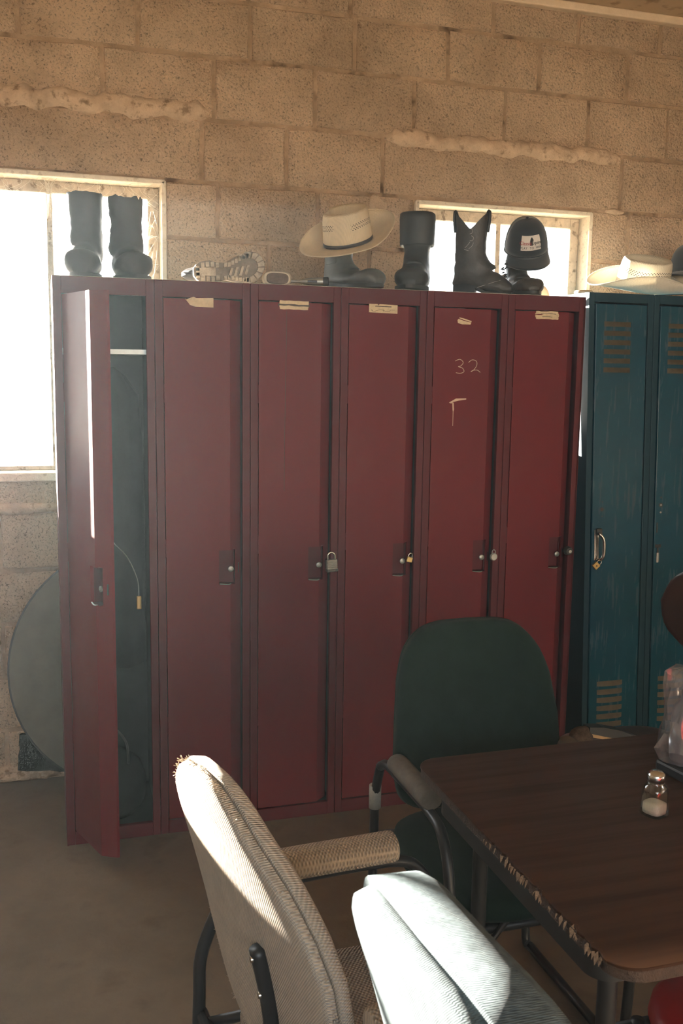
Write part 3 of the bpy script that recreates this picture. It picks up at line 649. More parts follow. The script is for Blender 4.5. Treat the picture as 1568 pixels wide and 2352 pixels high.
b2 = boot('tall_boot', 'tall dark boot with a torn ragged top, second from the left', (.236, .20, Z0), TOE+.10, .272, .112, .115, .25, .116, 'rubber_black', top=ragged_top(9, .014), wrinkle=.012, seed=7, toe_h=.085, ankle=1.05, toe_round=2.2)
# boot under the straw hat
bt = boot('ankle_boot', 'dusty grey rubber boot wearing the straw cowboy hat', (.945, .14, Z0), radians(-64), .155, .092, .105, .255, .108, 'rubber_grey', wrinkle=.006, heel=.014, seed=4, toe_h=.062)
# boot with a turned-down cuff
cb = boot('rubber_boot', 'black rubber boot with a wide turned-down cuff', (1.232, .14, Z0), radians(-118), .245, .105, .115, .27, .115, 'rubber_black', wrinkle=.005, heel=.014, seed=6, toe_h=.070)
R = []
for z, s in ((.165, 1.02), (.161, 1.10), (.165, 1.14), (.20, 1.16), (.25, 1.19), (.268, 1.17), (.272, 1.10), (.268, 1.0), (.25, .94)):
    R.append([(p[0]*s, p[1]*s, z) for p in ring_pts((.0575, 0), (-.0575, 0), .0525, 36, 2.3)])
MB().loft(R, cap0=True, cap1=False).obj('cuff', 'rubber_black', cb[0], smooth=True)
# cowboy boot in profile
def cow_top(a): return .036*(-cos(2*a)) * -1 * -1 if False else (.034*abs(sin(a))**1.3-.022*abs(cos(a))**1.2)
wbt = boot('cowboy_boot', 'scuffed dark cowboy boot with a deep scalloped top, toe pointing right', (1.452, .17, Z0), radians(-30), .262, .098, .114, .215, .090, 'leather_dark', top=lambda a: .062*abs(cos(a))**.85-.034, wrinkle=.014, heel=.034, seed=8, toe_h=.048, sole_m='leather_black', ankle=.92)
for s in (-1, 1):
    MB().tube([(s*.057, 0, .225), (s*.062, 0, .270), (s*.060, 0, .298), (s*.050, 0, .270)], .0065, 8, smooth=6).map(lambda q: Vector((q.x, q.y*2.2, q.z))).obj('pull_strap', 'leather_black', wbt[0], smooth=True)
st = MB()
for k, pts in enumerate(([(.0, .232), (.008, .226), (.006, .216), (-.002, .213)], [(.004, .207), (.012, .200), (.008, .190), (-.001, .190)], [(.0, .186), (-.008, .175), (-.018, .165)], [(.012, .183), (.008, .172), (-.004, .162)], [(-.02, .16), (-.004, .155)])):
    st.tube([(x, -.0485, z) for x, z in pts], .0009, 5, smooth=5)
st.obj('stitching', 'stitch', wbt[0])
MB().tube([(.03, -.040, .028), (.08, -.044, .043), (.11, -.040, .052), (.125, -.02, .056)], .0011, 5, smooth=5).obj('welt', 'stitch', wbt[0])
# short boot under the cap
sb = boot('ankle_boot', 'scuffed black boot under the dark cap', (1.625, .15, Z0), radians(-96), .135, .078, .092, .225, .105, 'leather_dark', wrinkle=.018, heel=.016, seed=12, toe_h=.058)
fr = MB(); rn = random.Random(3)
for i in range(26):
    z = rn.uniform(.075, .125); y = -.040; x = rn.uniform(-.03, .02)
    fr.add([(x, y, z), (x+.003, y, z-.006), (x+rn.uniform(-.006, .006), y-rn.uniform(.006, .016), z-rn.uniform(.0, .012))], [(0, 1, 2)])
fr.obj('frayed_edge', 'leather_dark', sb[0])
# work boot on its side, sole to the room
SW = thing('work_boot', 'dusty work boot lying on its side with lugged sole facing out', 'boot', (.555, .075, Z0+.040), (0, radians(-3), 0), 'boots on top of the red lockers')
def sole_out(t):   # t 0 heel .. 1 toe, half width of sole
    return lerpt([(0, .012), (.06, .030), (.2, .036), (.33, .030), (.45, .028), (.6, .042), (.78, .052), (.9, .044), (.97, .026), (1, .008)], t)
ol = [(-.115+.235*t, sole_out(t)) for t in [i/24 for i in range(25)]]
poly = ol+[(x, -h) for x, h in ol[::-1]]
def zc_(x): return .018*max(0, (x+.02)/.13)       # forefoot lifted
MB().loft([[(x, y, z+zc_(x)) for x, z in poly] for y in (0.004, .022)]).obj('sole', 'sole_gap_shade', SW, auto=45)
R = []
for y, s in ((.022, .90), (.045, .90), (.07, .80), (.09, .62), (.105, .40)):
    R.append([(x*(.93 if y < .05 else 1-.8*(y-.05)) - .03*(y > .08), y, z*s+zc_(x)) for x, z in poly])
MB().loft(R).obj('upper', 'leather_dark', SW, smooth=True)
def lug(pts, nm='lug', m='sole_dust'):
    MB().loft([[(x, y, z+zc_(x)) for x, z in pts] for y in (-.004, .006)]).obj(nm, m, SW)
for k in range(9):                                   # lugs around the forefoot
    a0 = -1.9+k*.46; a1 = a0+.36; cx, cz = .062, 0
    def pt(a, r_):
        x = cx+r_*cos(a)*1.12; z = cz+r_*sin(a)*.98; return (x, z)
    lug([pt(a0, .030), pt(a0, .049), pt((a0+a1)/2, .050), pt(a1, .049), pt(a1, .030), pt((a0+a1)/2, .031)])
for k in range(7):
    t = .33+.052*k; x = -.115+.235*t+.02; h = sole_out(t+.06)*.93
    lug([(x, h-.014), (x+.010, h-.014), (x+.011, h), (x+.001, h)]); lug([(x, -h), (x+.009, -h), (x+.008, -h+.012), (x-.001, -h+.012)])
for k in range(4): lug([(-.005+.018*k, -.020), (.004+.018*k, -.022), (.014+.018*k, .006), (.006+.018*k, .008)])
for k in range(5):
    x = -.108+.016*k; h = sole_out((x+.115)/.235)*.9
    lug([(x, h-.016), (x+.011, h-.016), (x+.011, h), (x, h)]); lug([(x, -h), (x+.011, -h), (x+.011, -h+.016), (x, -h+.016)])
lug([(-.108, -.012), (-.045, -.014), (-.045, .014), (-.108, .012)], 'heel_pad')

# ------------------------------------------------------------------ small things on the lockers
br = thing('scrub_brush', 'cream-rimmed oval brush with a brown bristle face on the red lockers', 'brush', (.708, .045, Z0))
ov = [(.046*math.copysign(abs(cos(a))**.6, cos(a)), .022+.022*math.copysign(abs(sin(a))**.7, sin(a))) for a in [2*pi*i/36 for i in range(36)]]
MB().loft([[(x*s, y, .022+(z-.022)*s) for x, z in ov] for y, s in ((0, .93), (-.006, 1), (.02, 1), (.026, .93))]).obj('rim', 'cream', br, auto=40)
MB().loft([[(x*s, y, .021+(z-.022)*s) for x, z in ov] for y, s in ((-.005, .80), (-.010, .78), (-.011, .6))]).obj('bristle_face', 'brown_hide', br, auto=40)
fl = thing('flashlight', 'slim grey metal flashlight with a black end beside the oval brush', 'flashlight', (.812, .04, Z0+.0155), (0, 0, radians(-18)))
MB().lathe([(0, -.085), (.004, -.085), (.0045, -.03), (.009, -.015), (.011, .0), (.014, .036), (.0145, .05), (0, .05)], 20).map(lambda q: Vector((q.z, q.x, q.y))).obj('barrel', 'dull_steel', fl, auto=40)
MB().lathe([(0, .049), (.0145, .049), (.0155, .052), (.0155, .066), (.013, .067), (.012, .058), (0, .058)], 20).map(lambda q: Vector((q.z, q.x, q.y))).obj('head', 'black_paint', fl, auto=40)
MB().bbox(-.002, .030, -.0145, -.0105, -.004, .003, .001).obj('switch_slot', 'black_paint', fl)

# ------------------------------------------------------------------ hats
def hat(name, label, loc, rot, m, a=.098, b=.078, ch=.112, bw=.085, curl=.055, dip=.012, dent=.030, band=True, vents=True, group='straw hats', cat='hat', crease=True, near_curl=1.0, back=0.0):
    """local +x = front; crown oval a x b, brim width bw, sides curled up"""
    r = thing(name, label, cat, loc, rot, group)
    n = 56; rings = []
    A = [2*pi*i/n for i in range(n)]
    def crown(s, z): return [(a*s*cos(t), b*s*sin(t)*(1-.10*max(0, cos(t))*(z/ch)), z) for t in A]
    for z, s in ((0, 1), (ch*.25, .985), (ch*.5, .965), (ch*.75, .94), (ch*.92, .905), (ch*.985, .86)): rings.append(crown(s, z))
    for s in (.78, .66, .5, .32, .12):
        q = []
        for t in A:
            x, y = a*s*cos(t), b*s*sin(t)
            z = ch-dent*(1-(s/.86)**2)**.8
            if crease: z += .010*math.exp(-(y/.018)**2)*(1-s)*.5 - .016*max(0, cos(t))*s**2
            q.append((x, y, z))
        rings.append(q)
    if crease:                                             # front pinch dents
        for k, rg in enumerate(rings[2:9]):
            for i, p in enumerate(rg):
                t = A[i]; g = math.exp(-((abs(math.atan2(sin(t), cos(t)))-.75)/.33)**2)*lerpt([(0, .15), (3, .9), (6, .6)], k)
                rg[i] = (p[0]-.010*g, p[1]*(1-.20*g), p[2])
    cr = MB().loft(rings, cap0=False).obj('crown', m, r, smooth=True)
    br_ = []
    for j in range(9):
        u = j/8; q = []
        for t in A:
            ra, rb = a+bw*1.12*u, b+bw*.95*u
            x, y = ra*cos(t), rb*sin(t); side = abs(sin(t))**2.0; sgn = near_curl if sin(t) > 0 else 1.0
            z = curl*sgn*side*u**1.7-dip*abs(cos(t))**3*u**1.5+back*max(0, -cos(t))**1.5*u**1.7
            y *= 1-.16*side*u**2*sgn
            q.append((x, y, z))
        br_.append(q)
    bm_ = MB().loft(br_, cap0=False, cap1=False).obj('brim', m, r, smooth=True)
    for o_ in (cr, bm_):
        md = o_.modifiers.new('thick', 'SOLIDIFY'); md.thickness = .0025; md.offset = 0
    MB().tube([p for p in br_[-1]]+[br_[-1][0]], .002, 6).obj('brim_edge', m, r, smooth=True)
    if band:
        R = [[(a*s*cos(t), b*s*sin(t)*(1-.10*max(0, cos(t))*(z/ch)), z) for t in A] for z, s in ((.001, 1.005), (.003, 1.02), (.013, 1.016), (.015, 1.0))]
        MB().loft(R, cap0=False, cap1=False).obj('hat_band', 'hat_band', r, smooth=True)
    if vents:
        v = MB()
        for row, zz in enumerate((.52, .56, .62, .66)):
            for i in range(n*2):
                if (i+row) % 2: continue
                t = 2*pi*i/(n*2); t2 = t+.045; z = ch*zz+.003*sin(4*t); s = lerpt([(0, 1), (.25, .985), (.5, .965), (.75, .94)], zz)+.022
                g = math.exp(-((abs(math.atan2(sin(t), cos(t)))-.75)/.33)**2)*lerpt([(.25, .15), (.75, .6)], zz) if crease else 0
                def pp(tt, z_): return (a*s*cos(tt)-.010*g, b*s*sin(tt)*(1-.20*g)*(1-.10*max(0, cos(tt))*zz), z_)
                v.add([pp(t, z), pp(t2, z), pp(t2, z+.0028), pp(t, z+.0028)], [(0, 1, 2, 3)])
        v.obj('vent_weave', 'hat_band', r)
    return r
hat('straw_hat', 'cream straw cowboy hat with dark band tilted on the grey boot', (.968, .105, 1.990), (radians(-17), radians(19), radians(192)), 'straw', a=.088, b=.070, bw=.075, curl=.055, near_curl=.12, dip=-.004, ch=.112, back=.06)
hat('straw_hat', 'pale straw cowboy hat lying on the blue lockers', (2.235, .27, HB_+.040), (radians(-20), radians(-4), radians(165)), 'straw_white', a=.104, b=.086, ch=.115, bw=.10, curl=.05, near_curl=1.55, dip=.0, band=False, vents=True, dent=.045, crease=False)
hat('felt_hat', 'white felt hat at the right edge behind the pale straw hat', (2.52, .37, HB_+.030), (radians(-4), 0, radians(150)), 'felt_tan', ch=.08, curl=.03, band=False, vents=False, near_curl=.2)
hat('felt_hat', 'tan hat brim lying behind the boots in front of the small window', (1.69, .285, Z0+.036), (radians(10), radians(6), radians(15)), 'felt_tan', ch=.05, a=.075, b=.06, bw=.06, curl=.045, band=False, vents=False, group='straw hats')
tl = thing('round_tin', 'low tan round tin on the corner of the blue lockers', 'tin', (1.948, .22, HB_+.001))
MB().lathe([(0, 0), (.034, 0), (.034, .011), (.032, .013), (.030, .010), (0, .010)], 28).obj('tin_body', 'wood_pale', tl, auto=40)
MB().lathe([(.0345, .002), (.0355, .003), (.0355, .008), (.0345, .009)], 28).obj('rim_bead', 'cream', tl, auto=40)

def cap(name, label, loc, fv, uv, fm, bm2, patch=True, group='baseball caps'):
    fv = Vector(fv).normalized(); uv = Vector(uv); uv = (uv-fv*uv.dot(fv)).normalized()
    r = thing(name, label, 'cap', loc, Matrix((fv, uv.cross(fv), uv)).transposed().to_euler(), group)
    a, b, hh = .095, .077, .118
    def S(u, t):   # u 0 rim .. 1 top
        el = u*pi/2; c_ = cos(el)**.75; return (a*c_*cos(t), b*c_*sin(t), hh*sin(el)**.95+.012*cos(t)*(1-u))
    n = 48
    for nm, m_, t0, t1 in (('front_panel', fm, -1.55, 1.55), ('mesh_back', bm2, 1.55, 2*pi-1.55)):
        k = n//2; rg = [[S(u/12, t0+(t1-t0)*i/k) for i in range(k+1)] for u in range(13)]
        o_ = MB().loft(rg, closed=False, cap0=False, cap1=False).obj(nm, m_, r, smooth=True)
        md = o_.modifiers.new('thick', 'SOLIDIFY'); md.thickness = .002; md.offset = -1
    MB().lathe([(0, 0), (.006, 0), (.005, .004), (0, .005)], 12, (0, 0, hh)).obj('top_button', fm, r, smooth=True)
    bl = []
    for j in range(7):
        u = j/6; bl.append([((a+.068*u*cos(t)**.6*1.0)*cos(t) if True else 0, (b+.010*u)*sin(t), .012*cos(t)-.012*u-.030*u*abs(sin(t))**2) for t in [-1.25+2.5*i/24 for i in range(25)]])
    o_ = MB().loft(bl, closed=False, cap0=False, cap1=False).obj('bill', fm, r, smooth=True)
    md = o_.modifiers.new('thick', 'SOLIDIFY'); md.thickness = .004
    MB().tube([S(0, 2*pi*i/n) for i in range(n+1)], .0022, 6).obj('sweat_band', fm, r, smooth=True)
    if patch:
        def onsurf(x, y, off):   # x lateral metres, y height metres -> cap surface, lifted
            u = (.046+y)/hh*.78; t = x/(b*1.05)
            p = Vector(S(u, t)); q = Vector(S(u, t+.01))-p; q2 = Vector(S(u+.01, t))-p; nn = q.cross(q2).normalized()
            return p+nn*off
        K = 1.45; w_, h_ = .027*K, .0165*K
        V = [onsurf(-w_+2*w_*i/12, -h_+2*h_*j/6, .0022) for j in range(7) for i in range(13)]
        pt_ = MB().add(V, [(j*13+i, j*13+i+1, (j+1)*13+i+1, (j+1)*13+i) for j in range(6) for i in range(12)]).obj('patch', 'patch_white', r)
        md = pt_.modifiers.new('thick', 'SOLIDIFY'); md.thickness = .0015; md.offset = -1
        def word(s, size, x, y, m_, sp=1.0): return text_mb(s, size*K, spacing=sp).map(lambda q: onsurf(x*K+q.x, y*K+q.y, .0028+q.z)).obj('lettering', m_, pt_)
        word('Classic', .0115, -.0150, -.001, 'thread_red'); word('Equine', .0105, .0160, -.001, 'thread_black'); word('PLAY  TO  WIN', .0072, 0, -.0115, 'thread_black', 1.15)
        def flat(pts, m_, nm): V_ = [onsurf(x*K, y*K, .0028) for x, y in pts]; MB().add(V_, [tuple(range(len(V_)))]).obj(nm, m_, pt_)
        flat([(-.024, -.0072), (.024, -.0072), (.024, -.0066), (-.024, -.0066)], 'thread_black', 'underline')
        flat([(-.0035, -.006), (.004, -.006), (.0035, -.001), (.0042, .004), (.0060, .004), (.0068, .0055), (.0040, .0105), (.0022, .0130), (.0012, .0125), (-.0012, .010), (-.003, .005)], 'thread_black', 'horse_emblem')
    return r
cap('trucker_cap', 'dark trucker cap with a white patch hung on a short boot', (1.66, .15, 2.008), (-.20, -.82, -.54), (-.24, -.45, .85), 'cap_navy', 'cap_mesh')
cap('baseball_cap', 'navy cap with pink edge lying on the far right hats', (2.52, .36, HB_+.115), (-.85, -.5, -.1), (0, 0, 1), 'cap_navy', 'pink_cloth', patch=False)

# ------------------------------------------------------------------ round top leaning on the wall, dark slab
dt = thing('round_table_top', 'old grey-green round table top leaning on the wall behind the lockers', 'table top', (.272, .394, 0), (radians(-8.5), 0, 0))
MB().lathe([(0, -.011), (.445, -.011), (.455, -.008), (.455, .008), (.445, .011), (0, .011)], 72).map(lambda q: Vector((q.x, q.z, .462+q.y))).obj('top_board', 'disc_green', dt, auto=40)
MB().lathe([(.4555, -.009), (.4585, -.008), (.4585, .008), (.4555, .009)], 72).map(lambda q: Vector((q.x, q.z, .462+q.y))).obj('edge_band', 'apron_metal', dt, auto=40)
sc_ = ragged([(-.165, .06), (.02, .035), (.02, .09), (-.06, .175), (-.09, .205), (-.155, .195)], .004, 5, 4)
o = MB().loft([[(x, y, z) for x, z in sc_] for y in (.532, .55)]).obj('ragged_slab', 'slab_dark'); tag(o, 'ragged dark slab at the foot of the left wall', 'rubber scrap')  # thin ragged dark slab put in for a dark patch at the wall foot

# ------------------------------------------------------------------ table
TX0, TX1, TY0, TY1, TZ = .688, 2.25, -2.068, -1.305, .745
tb = thing('dining_table', 'dark walnut laminate table with a chipped edge and metal legs', 'table', ((TX0+TX1)/2, (TY0+TY1)/2, 0))
def rrect(x0, x1, y0, y1, r_, k=8):
    o = []
    for cx, cy_, a0 in ((x1-r_, y1-r_, 0), (x0+r_, y1-r_, pi/2), (x0+r_, y0+r_, pi), (x1-r_, y0+r_, 3*pi/2)):
        for i in range(k+1): a = a0+pi/2*i/k; o.append((cx+r_*cos(a), cy_+r_*sin(a)))
    return o
def dens(poly, step):
    o = []
    for (x0, y0), (x1, y1) in zip(poly, poly[1:]+poly[:1]):
        n = max(1, int(hypot(x1-x0, y1-y0)/step)); o += [(x0+(x1-x0)*j/n, y0+(y1-y0)*j/n) for j in range(n)]
    return o
ox, oy = tb.location.x, tb.location.y
base = dens(rrect(TX0, TX1, TY0, TY1, .05), .008)
def chip(x, y, k):
    """left edge is chipped towards the near corner"""
    if x > TX0+.06: return 0
    q = max(0, min(1, (-1.62-y)/.08)); e = max(0, min(1, (y-(TY0+.02))/.03))
    nz = abs(noise.noise(Vector((y*28, k, 1))))+.6*abs(noise.noise(Vector((y*75, k, 5))))
    return q*e*.008*nz*1.2
top = [(x-ox+chip(x, y, 0), y-oy) for x, y in base]; low = [(x-ox+chip(x, y, 0)*.9, y-oy) for x, y in base]
MB().loft([[(x, y, TZ-.004) for x, y in low], [(x, y, TZ-.0005) for x, y in top], [(x*.9985, y*.997, TZ) for x, y in top]]).obj('table_top', 'walnut_laminate', tb)
MB().loft([[(x-ox+.005+chip(x, y, 3)*.6, y-oy, TZ-.022) for x, y in base], [(x-ox+.001+chip(x, y, 3)*.5, y-oy, TZ-.020) for x, y in base], [(x-ox+.0015+chip(x, y, 8)*.55, y-oy, TZ-.012) for x, y in base], [(x-ox+.001+chip(x, y, 3)*.6, y-oy, TZ-.0042) for x, y in base]]).obj('edge_band', 'table_edge', tb)
cm = MB(); rn = random.Random(11)
for i in range(70):
    y = rn.uniform(-2.03, -1.64); x = TX0+rn.uniform(.0, .007); s = rn.uniform(.002, .006)
    cm.add([(x-ox, y-oy-s, TZ-.006), (x-ox, y-oy+s*1.3, TZ-.008), (x-ox+.004, y-oy+s*.4, TZ+.0005), (x-ox-.003, y-oy, TZ-.014-s)], [(0, 1, 2), (0, 2, 3), (1, 3, 2), (0, 3, 1)])
o = cm.obj('chipped_edge', 'chipboard', tb); o['kind'] = 'stuff'
ap = dens(rrect(TX0+.028, TX1-.028, TY0+.090, TY1-.060, .04), .03); ai = dens(rrect(TX0+.034, TX1-.034, TY0+.096, TY1-.066, .036), .03)
ai = [(ox+(x-ox)*.992, oy+(y-oy)*.984) for x, y in ap]
MB().loft([[(x-ox, y-oy, TZ-.022) for x, y in ap], [(x-ox, y-oy, TZ-.082) for x, y in ap], [(x-ox, y-oy, TZ-.082) for x, y in ai], [(x-ox, y-oy, TZ-.022) for x, y in ai]], False, False).obj('apron', 'apron_metal', tb, auto=40)
for lx in (TX0+.115, TX1-.115):
    for ly in (TY0+.19, TY1-.10): MB().tube([(lx-ox, ly-oy, TZ-.024), (lx-ox, ly-oy, 0)], .016, 14).obj('leg', 'apron_metal', tb, auto=50)
    MB().tube([(lx-ox, TY0+.19-oy, .16), (lx-ox, TY1-.10-oy, .16)], .010, 10).obj('crossbar', 'apron_metal', tb, auto=50)
    MB().tube([(lx-ox, TY1-.10-oy, .33), (lx+(.30 if lx < 1 else -.30)-ox, TY1-.10-oy, TZ-.05)], .007, 8).obj('brace', 'apron_metal', tb, auto=50)

# salt shaker
ss = thing('salt_shaker', 'ribbed glass salt shaker with chrome lid on the table', 'salt shaker', (1.030, -1.660, TZ+.0003), (0, 0, radians(20)))
def sq(s, z, ex=3.2, rib=0.0, n=64):
    o = []
    for i in range(n):
        a = 2*pi*i/n; c_, s_ = cos(a), sin(a); rr_ = 1/((abs(c_)**ex+abs(s_)**ex)**(1/ex)); rr_ *= 1+rib*cos(24*a)
        o.append((s*rr_*c_, s*rr_*s_, z))
    return o
MB().loft([sq(.0215, 0), sq(.023, .003), sq(.0215, .020, 3.2, .022), sq(.0205, .045, 3, .022), sq(.019, .054, 2.6), sq(.0145, .061, 2), sq(.0145, .066, 2)], True, False).obj('glass_jar', 'clear_glass', ss, auto=50)
MB().loft([sq(.0185, .004), sq(.0190, .012), sq(.0188, .0215), sq(.010, .0245), sq(.002, .023)]).obj('salt_fill', 'salt', ss, smooth=True)
MB().lathe([(0, .0655), (.0155, .0655), (.0165, .068), (.0165, .073), (.0155, .079), (.011, .083), (0, .0845)], 28).obj('lid', 'chrome', ss, auto=60)
MB().lathe([(.0145, .060), (.0158, .0605), (.0158, .0625), (.0145, .063)], 28).obj('glass_collar', 'clear_glass', ss, smooth=True)
# condiment caddy with a bagged bottle
kd = thing('condiment_caddy', 'black caddy with wire loop handle on the table, at the right edge', 'caddy', (1.245, -1.52, TZ+.0003), (0, 0, radians(8)))
MB().bbox(-.085, .085, -.07, .05, 0, .024, .006).obj('tray', 'black_paint', kd)
loop = [(x, -.062, z+.120) for x, z in rrect(-.086, -.046, -.052, .052, .014, 6)]
MB().tube([Vector(p) for p in loop]+[Vector(loop[0]), Vector(loop[1])], .0036, 8).obj('loop_handle', 'black_paint', kd, smooth=True)
MB().tube([(-.066, -.062, .070), (-.066, -.050, .02)], .004, 8).obj('handle_stem', 'black_paint', kd, smooth=True)
bb = thing('bagged_bottle', 'squeeze bottle wrapped in a clear plastic bag beside the caddy handle', 'bottle', (1.205, -1.505, TZ+.025))
MB().lathe([(0, 0), (.026, 0), (.028, .01), (.028, .09), (.024, .115), (.012, .13), (.010, .15), (.004, .165), (0, .166)], 24).obj('bottle_body', 'rubber_grey', bb, auto=50)
R = []
for z, s in ((.002, 1.25), (.03, 1.45), (.06, 1.25), (.09, 1.12), (.13, 1.12), (.16, 1.18), (.185, 1.12), (.195, .8), (.198, .2)):
    R.append([((.034*s+.013*noise.noise(Vector((cos(a)*3, sin(a)*3, z*30))))*cos(a)*1.15, (.034*s+.012*noise.noise(Vector((cos(a)*4, sin(a)*4, z*40+9))))*sin(a), z) for a in [2*pi*i/40 for i in range(40)]])
MB().loft(R).obj('plastic_bag', 'clear_bag', bb, auto=25)

# ------------------------------------------------------------------ chairs
def pillow(hw_fn, hgt, tf, tb_, n=44, p=4.0, ex=3.0, rings=12):
    """cushion blank in (depth, lateral, height) with rounded outline; returns rows front->rim->back"""
    def ring(rr, d):
        o = []
        for i in range(n):
            a = 2*pi*i/n; c_, s_ = cos(a), sin(a)
            u = math.copysign(abs(c_)**(2/ex), c_)*rr; v = math.copysign(abs(s_)**(2/ex), s_)*rr
            o.append((d, u*hw_fn(v), v*hgt/2))
        return o
    R = []
    fr_ = [0.02]+[(k+1)/rings for k in range(rings)]
    fr_ = [1-(1-q)**1.6 for q in fr_]
    for q in fr_: R.append(ring(q, tf*(1-q**p)**(1/p) if q < 1 else 0))
    for q in fr_[::-1][1:]: R.append(ring(q, -tb_*(1-q**p)**(1/p)))
    return R
def bend_back(pt, z0, recline, wrap, lumbar, hgt):
    d, y, z = pt; s = (z+hgt/2)/hgt
    x = d+wrap*y*y+lumbar*sin(pi*min(1, s*1.15))*1.0
    zz = z+hgt/2
    return (x-sin(recline)*zz, y, z0+cos(recline)*zz)
def office_chair(name, label, loc, rotz, fab, seat_fab, arm_m, frame_m='black_paint', back_h=.48, back_z=.46, back_x=-.20, hwtab=None, wrap=1.5, recl=radians(13), thick=(.045, .03), rim_m=None, arms=(1, -1), arm_len=.25, arm_z=.645, arm_y=.255, jbar=True, group='upholstered armchairs around the table', base='sled', welt=True, seat_w=.235, lumbar=.02, arm_r=.034, groove=0, ex=3.0, back_rot=0, p=4.0, shell=.985):
    r = thing(name, label, 'chair', loc, (0, 0, rotz), group)
    hwtab = hwtab or [(-1, .19), (-.4, .225), (.1, .232), (.55, .20), (.85, .155), (1, .13)]
    hw = lambda v: lerpt(hwtab, v)
    cr_, sr_ = cos(back_rot), sin(back_rot)
    B = lambda pt: (lambda q: (q[0]*cr_-q[1]*sr_+back_x, q[0]*sr_+q[1]*cr_, q[2]))(bend_back(pt, back_z, recl, wrap, lumbar, back_h))
    R = pillow(hw, back_h, thick[0], .004+groove, ex=ex, p=p)
    MB().loft([[B(p) for p in rg] for rg in R]).obj('back_cushion', fab, r, smooth=True)
    R2 = pillow(lambda v: hw(v)*shell, back_h*shell, .004+groove, thick[1], ex=ex, p=p)
    MB().loft([[B((p[0]-.006-groove*2.2, p[1], p[2])) for p in rg] for rg in R2]).obj('back_shell', fab, r, smooth=True)
    if welt:
        rim = [B((-.003, p[1]*1.004, p[2]*1.004)) for p in R[len(R)//2]]
        MB().tube(rim+[rim[0]], .0045, 7).obj('welt', rim_m or fab, r, smooth=True)
    # seat
    Rs = pillow(lambda v: seat_w*(1-.05*(v > .5)), .46, .05, .03, ex=3.6)
    MB().loft([[(p[2]+.03, p[1], .43+p[0]-.02*max(0, p[2])) for p in rg] for rg in Rs]).obj('seat', seat_fab, r, smooth=True)
    # frame
    for s in (1, -1):
        y = s*arm_y
        if s in arms:
            MB().tube([(-.20, y, arm_z-.055), (-.16, y, arm_z-.035), (-.10, y, arm_z-.03), (.13, y, arm_z-.03), (.20, y, arm_z-.06), (.235, y, arm_z-.14), (.24, y, .40), (.22, y, .05), (.18, y, .012)], .012, 10, smooth=6).obj('arm_frame', frame_m, r, smooth=True)
            MB().tube([(-.20, y, arm_z-.055), (-.235, y, .5), (-.24, y, .40), (-.25, y, .05), (-.22, y, .012)], .012, 10, smooth=6).obj('rear_leg', frame_m, r, smooth=True)
            ar = []
            for t, sc_ in ((-.5, .80), (-.49, .95), (-.46, 1), (.46, 1), (.49, .95), (.5, .80)):
                ar.append([(t*arm_len+.02, y+arm_r*sc_*cos(a)*1.0, arm_z+arm_r*.85*sc_*sin(a)) for a in [2*pi*i/20 for i in range(20)]])
            ar2 = [[(ar[2][i][0]+(ar[3][i][0]-ar[2][i][0])*k/10, ar[2][i][1], ar[2][i][2]) for i in range(20)] for k in range(11)]
            MB().loft(ar[:2]+ar2+ar[4:]).obj('arm_pad', arm_m, r, auto=50)
        else:
            MB().tube([(.22, y*.8, .40), (.22, y*.8, .012)], .012, 10).obj('front_leg', frame_m, r, smooth=True)
        MB().tube([(-.22, y, .012), (.18, y, .012)], .012, 10).obj('runner', frame_m, r, smooth=True)
        MB().tube([(-.24, y*.86, .385), (.22, y*.86, .385)], .010, 10).obj('seat_rail', frame_m, r, smooth=True)
    for xx in (-.235, .225): MB().tube([(xx, -arm_y, .385), (xx, arm_y, .385)], .011, 10).obj('crossbar', frame_m, r, smooth=True)
    if jbar:
        for s in jbar if isinstance(jbar, tuple) else (-.10, .10):
            pts = [B((-thick[1]-.012+wrap*0, s, -back_h*.02)), B((-thick[1]-.012, s, -back_h*.22)), B((-thick[1]-.014, s, -back_h*.45))]
            pts += [(pts[-1][0]+.03, s, .405), (pts[-1][0]+.14, s, .385)]
            jb = MB().tube(pts, .013, 12, smooth=6).obj('back_support', frame_m, r, smooth=True)
            for q in (.05, .17, .36):
                c_ = B((-thick[1]-.022, s, -back_h*q)); MB().lathe([(0, 0), (.006, 0), (.005, .003), (0, .004)], 10).map(lambda v: Vector((c_[0]-v.z-.002, c_[1]+v.x, c_[2]+v.y))).obj('screw', 'chrome', jb, auto=40)
    return r, B, R, hw
bc, Bb, Rb, hwb = office_chair('armchair', 'beige woven armchair with sunlit frayed back, left of the table', (.462, -1.71, 0), radians(4), 'beige_weave', 'seat_weave', 'beige_rib', back_x=-.165, back_h=.535, back_z=.45, jbar=(-.07,), arm_y=.238, wrap=.28, back_rot=radians(10), thick=(.035, .022), welt=False)
# frayed threads on the beige back
fz = MB(); rn = random.Random(21)
ring_ = Rb[len(Rb)//2]; cum = [0]
for k in range(len(ring_)): cum.append(cum[-1]+(Vector(ring_[(k+1) % len(ring_)])-Vector(ring_[k])).length)
for i in range(300):
    t = rn.uniform(0, cum[-1]); k = max(q for q in range(len(ring_)) if cum[q] <= t); f_ = (t-cum[k])/(cum[k+1]-cum[k]+1e-9)
    e = Vector(ring_[k]).lerp(Vector(ring_[(k+1) % len(ring_)]), f_)
    p = Vector(Bb((-.010, e.y*.985, e.z*.985))); q = p+Vector((rn.uniform(-.010, -.001), rn.uniform(-.004, .004)+.022*e.y, rn.uniform(-.005, .005)+.012*e.z)); m_ = (p+q)/2+Vector((0, rn.uniform(-.003, .003), rn.uniform(-.003, .003)))
    fz.tube([p, m_, q], .0005, 3, caps=False)
o = fz.obj('frayed_threads', 'beige_weave', bc); o['kind'] = 'stuff'
